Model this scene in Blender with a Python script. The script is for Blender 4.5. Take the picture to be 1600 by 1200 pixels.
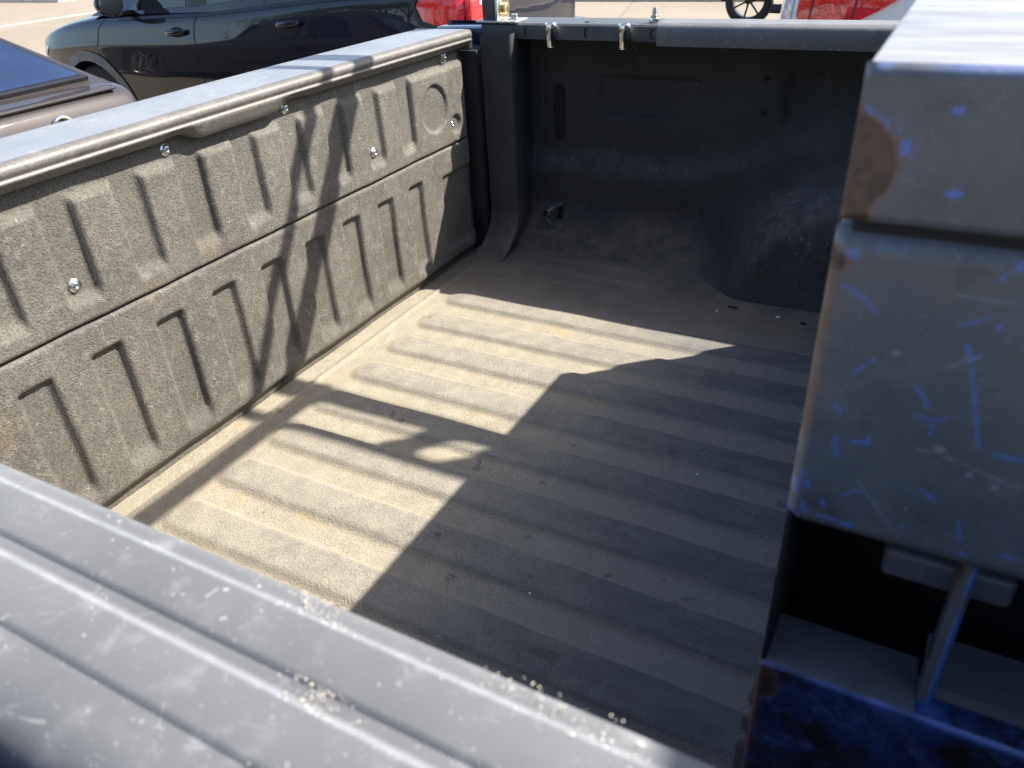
import bpy, bmesh, math, random
import numpy as np
from mathutils import Vector, Matrix
from mathutils.bvhtree import BVHTree
random.seed(7); RNG = np.random.default_rng(7)
scene = bpy.context.scene
for o in list(bpy.data.objects): bpy.data.objects.remove(o)
COL = scene.collection

# ------------------------------------------------------------------ camera
cam_d = bpy.data.cameras.new('camera'); cam = bpy.data.objects.new('camera', cam_d); COL.objects.link(cam)
_r, _d, _f = Vector((.880, .473, -.053)), Vector((.212, -.488, -.847)), Vector((-.426, .734, -.529))
_f.normalize(); _r = (_r - _f * _r.dot(_f)).normalized(); _u = _r.cross(_f)
M = Matrix((_r, _u, -_f)).transposed().to_4x4(); M.translation = Vector((1.0267, -1.3544, .7996))
cam.matrix_world = M
cam_d.sensor_width = 36; cam_d.lens = 1207.9 / 1600 * 36
cam_d.clip_start = .01; cam_d.clip_end = 600
cam_d.dof.use_dof = True; cam_d.dof.focus_distance = 1.75; cam_d.dof.aperture_fstop = 11.5
scene.camera = cam

# ------------------------------------------------------------------ sky, sun, exposure
SK = Vector((.735, .64, 1.0)).normalized()           # towards the sun
EL = math.asin(SK.z); ROT = math.atan2(SK.x, SK.y)
world = bpy.data.worlds.new('World'); scene.world = world; world.use_nodes = True
wn = world.node_tree.nodes; wl = world.node_tree.links
sky = wn.new('ShaderNodeTexSky'); sky.sky_type = 'NISHITA'; sky.sun_disc = False
sky.sun_elevation = EL; sky.sun_rotation = ROT; sky.air_density = 1.0; sky.dust_density = 2.0; sky.ozone_density = 1.0
wl.new(sky.outputs[0], wn['Background'].inputs[0]); wn['Background'].inputs[1].default_value = .10
sun_d = bpy.data.lights.new('sun', 'SUN'); sun_d.energy = 4.6; sun_d.angle = math.radians(.53); sun_d.color = (1, .94, .84)
sun = bpy.data.objects.new('sun', sun_d); COL.objects.link(sun)
sun.rotation_euler = (-SK).to_track_quat('-Z', 'Y').to_euler(); sun.location = (0, 0, 20)
scene.view_settings.view_transform = 'Standard'; scene.view_settings.look = 'None'
scene.view_settings.gamma = 1; scene.view_settings.exposure = 1.6; scene.view_settings.use_curve_mapping = False

# ------------------------------------------------------------------ helpers
def smooth(a, b, v):
    t = np.clip((np.asarray(v, float) - a) / (b - a), 0, 1); return t * t * (3 - 2 * t)

def obj(name, mesh, mat=None, parent=None, shade=True, auto=None):
    o = bpy.data.objects.new(name, mesh); COL.objects.link(o)
    if mat and not mesh.materials: mesh.materials.append(mat)
    if parent: o.parent = parent
    if shade and len(mesh.polygons):
        mesh.polygons.foreach_set('use_smooth', [True] * len(mesh.polygons))
        if auto is not None:
            bm = bmesh.new(); bm.from_mesh(mesh)
            for e in bm.edges:
                if len(e.link_faces) == 2 and e.calc_face_angle(0) > auto: e.smooth = False
            bm.to_mesh(mesh); bm.free()
    return o

def thing(name, label, cat, loc=(0, 0, 0), group=None):
    o = bpy.data.objects.new(name, None); COL.objects.link(o); o.empty_display_size = .1
    o.location = loc; o['label'] = label; o['category'] = cat
    if group: o['group'] = group
    return o

def attach(child, parent):       # keep world-space coordinates of the mesh
    child.parent = parent
    m = Matrix.Identity(4); p = parent; loc = Vector((0, 0, 0))
    while p: loc += p.location; p = p.parent
    child.location = child.location - loc
    return child

def grid_mesh(name, P):           # P: (n,m,3)
    n, m, _ = P.shape
    me = bpy.data.meshes.new(name)
    idx = np.arange(n * m).reshape(n, m)
    q = np.stack([idx[:-1, :-1], idx[1:, :-1], idx[1:, 1:], idx[:-1, 1:]], -1).reshape(-1, 4)
    me.vertices.add(n * m); me.vertices.foreach_set('co', P.reshape(-1).astype(np.float32))
    me.loops.add(q.size); me.loops.foreach_set('vertex_index', q.reshape(-1).astype(np.int32))
    me.polygons.add(len(q)); me.polygons.foreach_set('loop_start', np.arange(0, q.size, 4, dtype=np.int32))
    me.update(calc_edges=True); me.validate()
    return me

def bm_mesh(name, bm):
    bmesh.ops.recalc_face_normals(bm, faces=bm.faces)
    me = bpy.data.meshes.new(name); bm.to_mesh(me); bm.free(); return me

def box_bm(a, b, bev=0, seg=2, bm=None):
    own = bm is None
    t = bmesh.new()
    r = bmesh.ops.create_cube(t, size=1)
    for v in t.verts:
        v.co = Vector([(a[i] + b[i]) / 2 + v.co[i] * (b[i] - a[i]) for i in range(3)])
    if bev > 0: bmesh.ops.bevel(t, geom=t.edges[:], offset=bev, segments=seg, affect='EDGES', profile=.5)
    if own: return t
    merge(bm, t); return bm

def merge(bm, t, mtx=None):
    if mtx is not None: bmesh.ops.transform(t, matrix=mtx, verts=t.verts)
    me = bpy.data.meshes.new('tmp'); t.to_mesh(me); t.free(); bm.from_mesh(me); bpy.data.meshes.remove(me)

def cyl_bm(p0, p1, r, seg=20, r2=None, bev=0):
    p0, p1 = Vector(p0), Vector(p1); d = p1 - p0
    t = bmesh.new()
    bmesh.ops.create_cone(t, cap_ends=True, segments=seg, radius1=r, radius2=r if r2 is None else r2, depth=d.length)
    if bev:
        es = [e for e in t.edges if len(e.link_faces) == 2 and e.calc_face_angle(0) > 1.0]
        bmesh.ops.bevel(t, geom=es, offset=bev, segments=2, affect='EDGES', profile=.5)
    bmesh.ops.transform(t, matrix=Matrix.Translation((p0 + p1) / 2) @ d.to_track_quat('Z', 'Y').to_matrix().to_4x4(), verts=t.verts)
    return t

def tube_bm(pts, r, seg=12):
    pts = [Vector(p) for p in pts]; t = bmesh.new(); rings = []
    up = Vector((0.13, .27, 1)).normalized()
    for i, p in enumerate(pts):
        d = (pts[min(i + 1, len(pts) - 1)] - pts[max(i - 1, 0)]).normalized()
        x = d.cross(up).normalized(); y = d.cross(x)
        rings.append([t.verts.new(p + r * (math.cos(a) * x + math.sin(a) * y)) for a in [2 * math.pi * k / seg for k in range(seg)]])
    for a, b in zip(rings, rings[1:]):
        for k in range(seg): t.faces.new((a[k], a[(k + 1) % seg], b[(k + 1) % seg], b[k]))
    t.faces.new(rings[0]); t.faces.new(rings[-1]); return t

def lathe_bm(prof, axis_p, axis_d, seg=32):          # prof: (r, h)
    t = bmesh.new(); rings = []
    for r, h in prof:
        rings.append([t.verts.new((r * math.cos(2 * math.pi * k / seg), r * math.sin(2 * math.pi * k / seg), h)) for k in range(seg)])
    for a, b in zip(rings, rings[1:]):
        for k in range(seg): t.faces.new((a[k], a[(k + 1) % seg], b[(k + 1) % seg], b[k]))
    ring_ = prof[0] == prof[-1]
    if prof[0][0] > 1e-6 and not ring_: t.faces.new(rings[0])
    if prof[-1][0] > 1e-6 and not ring_: t.faces.new(rings[-1])
    bmesh.ops.remove_doubles(t, verts=t.verts, dist=1e-6)
    bmesh.ops.transform(t, matrix=Matrix.Translation(axis_p) @ Vector(axis_d).to_track_quat('Z', 'Y').to_matrix().to_4x4(), verts=t.verts)
    return t

def prism_bm(poly, axis, a, b, bev=0):
    """poly in the two other axes (order x,y,z without axis), extruded from a to b"""
    t = bmesh.new()
    def mk(p, h):
        c = list(p); c.insert(axis, h); return t.verts.new(c)
    A = [mk(p, a) for p in poly]; B = [mk(p, b) for p in poly]
    n = len(poly); t.faces.new(A); t.faces.new(B[::-1])
    for i in range(n): t.faces.new((A[i], B[i], B[(i + 1) % n], A[(i + 1) % n]))
    bmesh.ops.recalc_face_normals(t, faces=t.faces)
    if bev: bmesh.ops.bevel(t, geom=t.edges[:], offset=bev, segments=2, affect='EDGES', profile=.5)
    return t

def part(name, bm, mat, parent, auto=.6, shade=True):
    o = obj(name, bm_mesh(name, bm), mat, None, shade, auto)
    return attach(o, parent)

def gpart(name, P, mat, parent, auto=None):
    o = obj(name, grid_mesh(name, P), mat, None, True, auto)
    return attach(o, parent)

# ------------------------------------------------------------------ material helper
class NT:
    def __init__(s, name):
        s.m = bpy.data.materials.new(name); s.m.use_nodes = True
        s.n = s.m.node_tree.nodes; s.l = s.m.node_tree.links; s.b = s.n['Principled BSDF']
        s.tc = s.n.new('ShaderNodeTexCoord')
        s.co = s.tc.outputs['Object']
    def set(s, sock, v):
        i = s.b.inputs[sock] if isinstance(sock, str) else sock
        if hasattr(v, 'is_linked') or isinstance(v, bpy.types.NodeSocket): s.l.new(v, i)
        else: i.default_value = (v[0], v[1], v[2], 1) if isinstance(v, (tuple, list)) and len(v) == 3 and i.type == 'RGBA' else v
    def mapping(s, scale=(1, 1, 1), rot=(0, 0, 0), loc=(0, 0, 0), co=None):
        m = s.n.new('ShaderNodeMapping'); m.inputs['Scale'].default_value = scale; m.inputs['Rotation'].default_value = rot
        m.inputs['Location'].default_value = loc
        s.l.new(co or s.co, m.inputs[0]); return m.outputs[0]
    def noise(s, scale, detail=4, rough=.55, co=None, dist=0):
        t = s.n.new('ShaderNodeTexNoise'); t.inputs['Scale'].default_value = scale; t.inputs['Detail'].default_value = detail
        t.inputs['Roughness'].default_value = rough; t.inputs['Distortion'].default_value = dist
        s.l.new(co or s.co, t.inputs['Vector']); return t.outputs['Fac']
    def voro(s, scale, feat='F1', co=None, rnd=1):
        t = s.n.new('ShaderNodeTexVoronoi'); t.feature = feat; t.inputs['Scale'].default_value = scale
        t.inputs['Randomness'].default_value = rnd
        s.l.new(co or s.co, t.inputs['Vector']); return t.outputs['Distance']
    def ramp(s, fac, *stops):
        r = s.n.new('ShaderNodeMapRange'); r.clamp = True
        (a, va), (b, vb) = stops
        r.inputs['From Min'].default_value = a; r.inputs['From Max'].default_value = b
        r.inputs['To Min'].default_value = va; r.inputs['To Max'].default_value = vb
        r.interpolation_type = 'SMOOTHSTEP'
        s.l.new(fac, r.inputs['Value']); return r.outputs[0]
    def mix(s, fac, a, b, mode='MIX'):
        m = s.n.new('ShaderNodeMix'); m.data_type = 'RGBA'; m.blend_type = mode
        s.set(m.inputs[0], fac); s.set(m.inputs[6], a); s.set(m.inputs[7], b); return m.outputs[2]
    def math(s, op, a, b=0.0):
        m = s.n.new('ShaderNodeMath'); m.operation = op; s.set(m.inputs[0], a); s.set(m.inputs[1], b); return m.outputs[0]
    def xyz(s, co=None):
        x = s.n.new('ShaderNodeSeparateXYZ'); s.l.new(co or s.co, x.inputs[0]); return x.outputs
    def attr(s, name):
        a = s.n.new('ShaderNodeAttribute'); a.attribute_name = name; return a
    def bump(s, h, dist=.001, strength=1.0):
        b = s.n.new('ShaderNodeBump'); b.inputs['Strength'].default_value = strength; b.inputs['Distance'].default_value = dist
        s.l.new(h, b.inputs['Height']); s.l.new(b.outputs[0], s.b.inputs['Normal']); return b
    def done(s, col=None, rough=None, spec=None, metal=None, coat=None):
        if col is not None: s.set('Base Color', col)
        if rough is not None: s.set('Roughness', rough)
        if spec is not None: s.set('Specular IOR Level', spec)
        if metal is not None: s.set('Metallic', metal)
        if coat is not None: s.set('Coat Weight', coat); s.set('Coat Roughness', .03)
        return s.m

def scratches(s, dens=1.0, co=None, seedrot=0.3, scale=9, width=.012):
    """thin short scratch lines in several directions: stretched noise isolines broken by a mask"""
    out = None
    for k in range(3):
        c = s.mapping((1, 1, 1), (0.4 * k, .3 + .5 * k, seedrot + 1.1 * k), (3.1 * k, 1.7 * k, 5.3 * k), co)
        v = s.voro(scale * (1 + .6 * k), 'DISTANCE_TO_EDGE', c)
        ln = s.ramp(v, (0.0, 1), (width, 0))
        msk = s.ramp(s.noise(scale * 2.7, 2, .5, c), (.56 + .05 / dens, 0), (.66, 1))
        f = s.math('MULTIPLY', ln, msk)
        out = f if out is None else s.math('MAXIMUM', out, f)
    return out

# ------------------------------------------------------------------ materials
def mat_floor():
    s = NT('dusty_bed_liner'); z = s.xyz()
    ribtop = s.ramp(z[2], (.002, 0), (.0066, 1))
    big = s.noise(5, 6, .6); mid = s.noise(28, 5, .62); fine = s.noise(300, 3, .7)
    speck = s.noise(430, 3, .7)
    fade_x = s.ramp(z[0], (.25, 1), (1.0, .0))                       # tan coat fades out towards the cab
    dust = s.math('MULTIPLY', fade_x, s.ramp(big, (.3, .62), (.65, 1)))
    tan = s.mix(s.ramp(mid, (.35, 0), (.7, 1)), (.258, .232, .180), (.310, .278, .215))
    rust = s.ramp(s.noise(9, 5, .6, s.mapping((.7, 2.2, 1), loc=(4, 2, 0))), (.56, 0), (.72, 1))
    tan = s.mix(s.math('MULTIPLY', rust, .55), tan, (.34, .255, .13))
    top = s.mix(s.ramp(mid, (.3, 0), (.7, 1)), (.210, .195, .164), (.270, .248, .203))
    dusty = s.mix(ribtop, tan, top)
    bare = s.mix(s.ramp(s.noise(14, 5, .65, s.mapping((1, 2.5, 1))), (.36, 0), (.66, 1)), (.100, .101, .106), (.142, .138, .134))
    bare = s.mix(s.math('MULTIPLY', s.math('SUBTRACT', 1.0, ribtop), .8), bare, (.225, .210, .188))
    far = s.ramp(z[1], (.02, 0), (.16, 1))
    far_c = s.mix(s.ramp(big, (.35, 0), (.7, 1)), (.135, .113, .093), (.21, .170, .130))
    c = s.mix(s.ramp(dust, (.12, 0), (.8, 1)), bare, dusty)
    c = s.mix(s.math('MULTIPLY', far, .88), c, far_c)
    c = s.mix(s.ramp(fine, (.38, .75), (.7, 0)), c, (.07, .064, .05), 'MULTIPLY') if False else c
    c = s.mix(s.ramp(speck, (.32, .62), (.50, 0)), c, (.075, .066, .052))
    c = s.mix(s.ramp(speck, (.56, 0), (.74, .5)), c, s.mix(s.ramp(dust, (.1, 0), (.6, 1)), (.20, .195, .185), (.46, .41, .31)))
    c = s.mix(s.math('MULTIPLY', scratches(s, 1.2, None, .2, 15, .010), .5), c, (.36, .37, .40))
    chalk = s.math('MULTIPLY', s.ramp(s.noise(7, 3, .5, s.mapping(loc=(9, 1, 3))), (.60, 0), (.74, 1)), s.ramp(s.noise(160, 4, .75), (.54, 0), (.72, 1)))
    c = s.mix(s.math('MULTIPLY', chalk, .7), c, (.34, .36, .40))
    c = s.mix(s.ramp(s.noise(17, 4, .6, s.mapping(loc=(7, 4, 0))), (.66, 0), (.72, .5)), c, (.045, .042, .040))
    h = s.math('ADD', s.math('MULTIPLY', fine, 1.0), s.math('MULTIPLY', s.noise(900, 2), .5))
    s.bump(h, .0026, .8)
    return s.done(c, .82, .25)

def mat_liner():
    s = NT('scuffed_liner_plastic'); z = s.xyz()
    big = s.noise(9, 6, .68); mid = s.noise(35, 5, .65); fine = s.noise(270, 3, .68)
    c = s.mix(s.ramp(big, (.3, 0), (.7, 1)), (.094, .088, .077), (.132, .123, .107))
    c = s.mix(s.ramp(mid, (.5, 0), (.75, .7)), c, (.165, .153, .130))
    c = s.mix(s.ramp(s.noise(11, 3, .5, s.mapping(loc=(3, 3, 3))), (.64, 0), (.76, .55)), c, (.17, .125, .075))
    c = s.mix(s.math('MULTIPLY', s.ramp(z[0], (-.024, 0), (-.0195, 1)), s.ramp(s.noise(55, 5, .7), (.45, 0), (.68, .5))), c, (.21, .20, .175))
    c = s.mix(s.ramp(fine, (.40, .55), (.52, 0)), c, (.042, .038, .033))
    fl = s.math('MULTIPLY', s.ramp(s.noise(120, 3, .7), (.655, 0), (.72, 1)), s.ramp(s.noise(8, 3), (.45, .15), (.65, 1)))
    c = s.mix(s.math('MULTIPLY', fl, .8), c, (.36, .34, .29))
    c = s.mix(s.math('MULTIPLY', scratches(s, 1.1, None, .5, 15, .012), .55), c, (.36, .34, .29))
    s.bump(s.math('ADD', fine, s.math('MULTIPLY', s.noise(650, 2), .9)), .0021, .9)
    return s.done(c, s.ramp(mid, (.3, .55), (.7, .72)), .35)

def mat_wall():
    s = NT('sprayed_black_liner'); z = s.xyz()
    big = s.noise(4, 5, .6); mid = s.noise(22, 6, .68); fine = s.noise(500, 3, .6)
    c = s.mix(s.ramp(big, (.3, 0), (.75, 1)), (.036, .037, .041), (.058, .058, .060))
    ledge = s.attr('dust').outputs['Fac']  # pale mask: dust, plus skylight painted on the wheel housing
    c = s.mix(s.math('MULTIPLY', ledge, s.ramp(mid, (.35, .15), (.65, .95))), c, (.100, .099, .098))
    low = s.attr('mud').outputs['Fac']
    c = s.mix(s.math('MULTIPLY', low, s.ramp(mid, (.34, .35), (.6, 1))), c, (.15, .122, .095))
    c = s.mix(s.math('MULTIPLY', scratches(s, 1.0, None, .9, 14, .012), .35), c, (.22, .23, .25))
    fl = s.ramp(s.noise(150, 3, .7), (.68, 0), (.74, .5))
    c = s.mix(fl, c, (.20, .21, .22))
    sc = s.math('MULTIPLY', s.ramp(s.noise(85, 5, .75, s.mapping((1, 1, .5))), (.56, 0), (.70, 1)), s.ramp(ledge, (.25, 0), (.7, .75)))
    c = s.mix(sc, c, (.22, .225, .235))
    s.bump(fine, .0009, .6)
    return s.done(c, .78, .22)

def mat_plastic(name, c0, c1, rough=.45, grit=0, spec=.5):
    s = NT(name)
    big = s.noise(7, 5, .6); mid = s.noise(60, 4, .6); fine = s.noise(900, 2, .6)
    c = s.mix(s.ramp(big, (.3, 0), (.7, 1)), c0, c1)
    c = s.mix(s.ramp(mid, (.52, 0), (.78, .35)), c, tuple(min(1, v * 2.0) for v in c1))
    if grit == 2:
        c = s.mix(s.math('MULTIPLY', scratches(s, 1.2, None, .4, 22, .010), .5), c, (.36, .35, .33))
        c = s.mix(s.ramp(s.noise(300, 3, .7), (.38, .5), (.5, 0)), c, (.05, .047, .042))
    if grit == 1:
        g = s.ramp(s.noise(480, 2, .6), (.70, 0), (.76, .75))
        g2 = s.ramp(s.noise(170, 2, .5), (.70, 0), (.76, .55))
        c = s.mix(s.math('MAXIMUM', g, g2), c, (.50, .48, .44))
        c = s.mix(s.math('MULTIPLY', scratches(s, .9, None, .4, 30, .010), .4), c, (.40, .40, .40))
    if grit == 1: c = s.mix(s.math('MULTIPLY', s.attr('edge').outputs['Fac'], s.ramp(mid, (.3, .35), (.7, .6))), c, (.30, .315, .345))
    s.bump(fine, .0004, .5)
    return s.done(c, s.ramp(mid, (.3, rough - .06), (.7, rough + .10)), spec)

def mat_simple(name, col, rough=.5, metal=0, spec=.5, coat=None, nscale=30, var=.25):
    s = NT(name)
    n = s.noise(nscale, 4, .6)
    c = s.mix(s.ramp(n, (.3, 0), (.7, 1)), tuple(v * (1 - var) for v in col), tuple(min(1, v * (1 + var)) for v in col))
    return s.done(c, rough, spec, metal, coat)

def mat_paint(name, col, rough=.28, metal=0.0):
    s = NT(name)
    fl = s.noise(2600, 2, .5)
    c = s.mix(s.ramp(fl, (.35, 0), (.7, 1)), tuple(v * .85 for v in col), tuple(min(1, v * 1.15) for v in col))
    dust = s.noise(5, 5, .6)
    s.set('Coat Weight', 1.0); s.set('Coat Roughness', s.ramp(dust, (.3, .015), (.75, .05)))
    return s.done(c, rough, .08, metal)

def mat_boxpaint(lower=False):
    s = NT('scratched_box_paint_lower' if lower else 'scratched_box_paint')
    a = s.attr('wear').outputs['Color']; r = s.n.new('ShaderNodeSeparateColor'); s.l.new(a, r.inputs[0])
    big = s.noise(9, 5, .62); mid = s.noise(45, 5, .65); z = s.xyz()
    if lower:
        c = s.mix(s.ramp(big, (.38, 0), (.62, 1)), (.012, .013, .020), (.020, .052, .19))
        c = s.mix(s.ramp(s.noise(60, 5, .7), (.48, 0), (.68, .75)), c, (.060, .11, .33))
        c = s.mix(s.ramp(s.noise(23, 4, .6, s.mapping(loc=(5, 1, 0))), (.52, 0), (.64, .9)), c, (.014, .012, .011))
    else:
        c = s.mix(s.ramp(big, (.3, 0), (.7, 1)), (.074, .086, .106), (.114, .126, .146))
        c = s.mix(s.ramp(mid, (.5, 0), (.75, .5)), c, (.125, .134, .150))
        c = s.mix(s.ramp(s.noise(26, 6, .7, s.mapping(loc=(2, 7, 1))), (.54, 0), (.70, .6)), c, (.045, .046, .050))
        c = s.mix(s.ramp(s.noise(120, 4, .75, s.mapping((1, 1, 2.5))), (.60, 0), (.72, .55)), c, (.19, .19, .19))
        c = s.mix(s.math('MULTIPLY', scratches(s, 1.6, None, .7, 34, .007), .55), c, (.12, .17, .34))
        c = s.mix(s.math('MULTIPLY', scratches(s, 1.2, s.mapping(loc=(5, 3, 8)), 1.9, 26, .006), .5), c, (.27, .28, .30))
    c = s.mix(s.math('MULTIPLY', r.outputs[2], s.ramp(mid, (.2, .7), (.6, 1))), c, (.085, .16, .50))
    c = s.mix(s.math('MULTIPLY', r.outputs[1], .7), c, (.26, .28, .32))
    c = s.mix(s.math('MULTIPLY', r.outputs[0], s.ramp(mid, (.15, .75), (.5, 1))), c, s.mix(s.ramp(s.math('SUBTRACT', 1.25, r.outputs[0]), (.25, 0), (.8, 1)), s.mix(s.ramp(s.noise(130, 5, .7), (.36, 0), (.64, 1)), (.040, .028, .027), (.088, .050, .040)), (.17, .070, .035)))
    s.bump(s.noise(300, 3, .6), .0004, .5)
    return s.done(c, s.ramp(mid, (.3, .34), (.7, .5)), .55)

def mat_ground():
    s = NT('sunlit_pavement')
    big = s.noise(.25, 5, .6); mid = s.noise(3, 5, .65); fine = s.noise(90, 3, .7)
    c = s.mix(s.ramp(big, (.3, 0), (.7, 1)), (.185, .158, .128), (.240, .206, .168))
    c = s.mix(s.ramp(mid, (.5, 0), (.75, .5)), c, (.165, .139, .112))
    c = s.mix(s.ramp(fine, (.36, .5), (.5, 0)), c, (.24, .20, .16))
    crack = s.ramp(s.voro(.16, 'DISTANCE_TO_EDGE', s.mapping(loc=(.4, .2, 0))), (0, .65), (.006, 0))
    c = s.mix(crack, c, (.16, .13, .105))
    s.bump(fine, .004, .6)
    return s.done(c, .9, .2)

FLOOR = mat_floor(); LINER = mat_liner(); WALL = mat_wall(); BOXP = mat_boxpaint(); BOXT = None; BOXL = mat_boxpaint(True)
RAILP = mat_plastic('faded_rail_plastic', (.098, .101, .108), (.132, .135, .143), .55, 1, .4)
CAPP = mat_plastic('tailgate_cap_plastic', (.15, .16, .175), (.19, .20, .215), .34, 0, .8)
LIPP = mat_plastic('liner_lip_plastic', (.100, .094, .086), (.135, .127, .115), .47, 2, .4)
DARKP = mat_plastic('black_painted_steel', (.038, .041, .047), (.068, .072, .080), .45, 0, .4)
BLACK = mat_simple('black_rubber', (.012, .012, .013), .7)
VOID = mat_simple('gap_shade_black', (.008, .008, .010), .8)  # near-black colour stands for shade in holes, gaps and the chest recess
STEEL = mat_simple('zinc_steel', (.62, .62, .62), .28, 1, nscale=200)
CHROME = mat_simple('chrome', (.75, .75, .76), .10, 1, nscale=200, var=.08)
BRASS = mat_simple('yellow_zinc_bolt', (.62, .50, .28), .3, 1, nscale=150)
BRKT = mat_simple('galvanised_bracket', (.46, .47, .48), .42, .85, nscale=120)
NAVY = mat_paint('navy_truck_paint', (.012, .020, .055), .3, .4)
SUVP = mat_paint('blue_black_car_paint', (.0055, .0075, .018), .3)
SILV = mat_paint('grey_brown_metallic_paint', (.036, .031, .031), .6, .0)
WHITE = mat_paint('white_car_paint', (.72, .74, .78), .35)
GLASS = mat_simple('dark_tinted_glass', (.010, .014, .016), .03, 0, .8, nscale=3)
BGLASS = mat_simple('sky_reflection_rear_glass', (.012, .022, .06), .04, 0, .9, nscale=3)  # blue of the reflected sky is put into the glass colour
CLAD = mat_simple('grey_wheel_arch_plastic', (.16, .16, .16), .5)
TRIM = mat_simple('black_trim', (.015, .015, .016), .35)
RED = mat_simple('red_lamp_lens', (.62, .012, .02), .08, 0, .6, 1.0, nscale=60, var=.4)
CLEAR = mat_simple('clear_lamp_lens', (.55, .58, .62), .08, 0, .7, 1.0, nscale=40, var=.35)
RIM = mat_simple('dark_alloy', (.30, .29, .28), .3, .9)
PAVE = mat_ground()
def mat_boxtop():
    s = NT('glare_pale_box_paint'); z = s.xyz()  # lid top made paler: sun and sky glare put into its colour
    st = s.noise(12, 6, .65, s.mapping((1, 5, 1))); mid = s.noise(60, 4, .6)
    c = s.mix(s.ramp(st, (.3, 0), (.7, 1)), (.20, .21, .22), (.36, .37, .375))
    c = s.mix(s.ramp(mid, (.62, 0), (.75, .6)), c, (.16, .20, .30))
    s.bump(s.noise(40, 4, .6, s.mapping((1, 4, 1))), .0008, .6)
    return s.done(c, .42, .6)
BOXT = mat_boxtop()
PAINTW = mat_simple('worn_white_road_paint', (.72, .70, .65), .8, nscale=12, var=.15)
KERB = mat_simple('pale_kerb_concrete', (.55, .49, .42), .9, nscale=9, var=.15)
BRICKW = mat_simple('dusty_brown_block', (.30, .19, .15), .9, nscale=9, var=.2)
GRIT = mat_simple('sand_grit', (.66, .60, .50), .8, nscale=400, var=.35)

# ------------------------------------------------------------------ the setting
t = bmesh.new(); bmesh.ops.create_grid(t, x_segments=8, y_segments=8, size=200)
g = obj('ground', bm_mesh('ground', t), PAVE); g.location = (0, 0, -.8); g['kind'] = 'structure'
def flat(name, a, b, z, mat):
    t = box_bm((a[0], a[1], z - .003), (b[0], b[1], z)); o = obj(name, bm_mesh(name, t), mat, shade=False); o['kind'] = 'structure'; return o
flat('road_marking', (-16.25, -6, 0), (-16.1, 22, 0), -.796, PAINTW)
def kerb(a, b, h, mat, name='kerb', bev=.02):
    t = box_bm((a[0], a[1], -.85), (b[0], b[1], -.8 + h), bev); o = obj(name, bm_mesh(name, t), mat, auto=.6); o['kind'] = 'structure'; return o
kerb((-23.5, 12.6), (-19.9, 21), .10, KERB)

TZ = 0
# ================================================================== PICKUP TRUCK
truck = thing('pickup_truck', 'dark blue pickup truck with an open ribbed cargo bed and black bed rails', 'pickup truck', (0, -.39, -.8))
YC = -.39

# --- bed floor: one moulded sheet with lengthwise raised ribs
xs = np.concatenate([np.linspace(-.040, .16, 50), np.linspace(.17, 1.62, 160)]); ys = np.arange(-1.215, .47, .0042)
X, Y = np.meshgrid(xs, ys, indexing='ij')
Z = np.zeros_like(X)
for k in range(-1, 10):
    y0 = -.12 * k; w = .078
    d = np.abs(Y - (y0 + w / 2)) - w / 2 + .0                    # distance outside the rib's flat side
    sx = .052 + .002 * (k % 3) + (.03 if k < 0 else 0)
    # rounded (capsule) end near the tailgate
    cx = sx + w / 2
    dx = np.maximum(cx - X, 0); dd = np.sqrt(dx ** 2 + (Y - (y0 + w / 2)) ** 2) - w / 2
    prof = 1 - smooth(-.0150, .0025, dd)
    prof = prof * smooth(sx - .006, sx + .055, X + .0 * Y) ** .6
    near = (Y < y0 + w / 2)
    prof = np.where(near, prof, (1 - smooth(-.0085, .002, dd)) * smooth(sx - .006, sx + .055, X) ** .6)
    Z = np.maximum(Z, (.0074 if k >= 0 else .0045) * prof * (1 + .06 * np.cos((Y - y0 - w / 2) / w * math.pi)))
for (xa, xb, yc, w) in ((.10, .47, .285, .045), (.16, .44, .352, .04)):   # short pads beyond the seam
    dx = np.maximum(np.maximum(xa + w / 2 - X, X - xb + w / 2), 0); dd = np.sqrt(dx ** 2 + (Y - yc) ** 2) - w / 2
    Z = np.maximum(Z, .006 * (1 - smooth(-.010, .003, dd)))
Z -= .004 * np.exp(-((Y - .207) / .0035) ** 2) * (X > .02)          # lap seam
Z += .004 * np.exp(-((X - .012) / .006) ** 2) * (Y < .22)            # lip along the tailgate edge
Z -= .05 * smooth(.006, -.004, X) * 0
Z += .0009 * np.sin(X * 7 + Y * 3) + .0006 * np.sin(X * 23 - Y * 17)
P = np.stack([X, Y, Z], -1)
# fold the rear edge down to the sill
edge = P[:1].copy(); edge[..., 2] -= .05; edge[..., 0] -= .003
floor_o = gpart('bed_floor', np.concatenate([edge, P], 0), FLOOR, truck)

# --- far bed wall: pillar, ledge, wheel housing
zs = np.concatenate([np.linspace(-.004, .14, 46), np.linspace(.145, .535, 80)])
xs = np.concatenate([np.linspace(-.004, .0, 3), np.linspace(.004, .085, 18), np.linspace(.088, .125, 16), np.linspace(.13, 1.62, 190)])
X, Zg = np.meshgrid(xs, zs, indexing='ij')
sh = .215 + .12 * smooth(.44, .86, X)                                   # shoulder height rises over the wheel
Yw = .528 - .030 * (1 - smooth(sh - .040, sh + .030, Zg))
pw = 1 - smooth(.077, .097, X)
Yw = Yw * (1 - pw) + (.372 - .006 * np.cos((X - .04) / .1 * 3)) * pw
fl = np.clip(1 - Zg / .115, 0, 1) ** 2.2
Yw = Yw - fl * (.115 * (1 - pw) + .105 * pw)
# shallow pressed panel
pm = smooth(.232, .246, X) * (1 - smooth(.50, .515, X + .35 * np.maximum(.36 - Zg, 0) * 0)) * smooth(.325 + .0, .337, Zg + .9 * np.minimum(0, .44 - X)) * (1 - smooth(.415, .428, Zg))
Yw = Yw + .011 * pm
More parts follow.
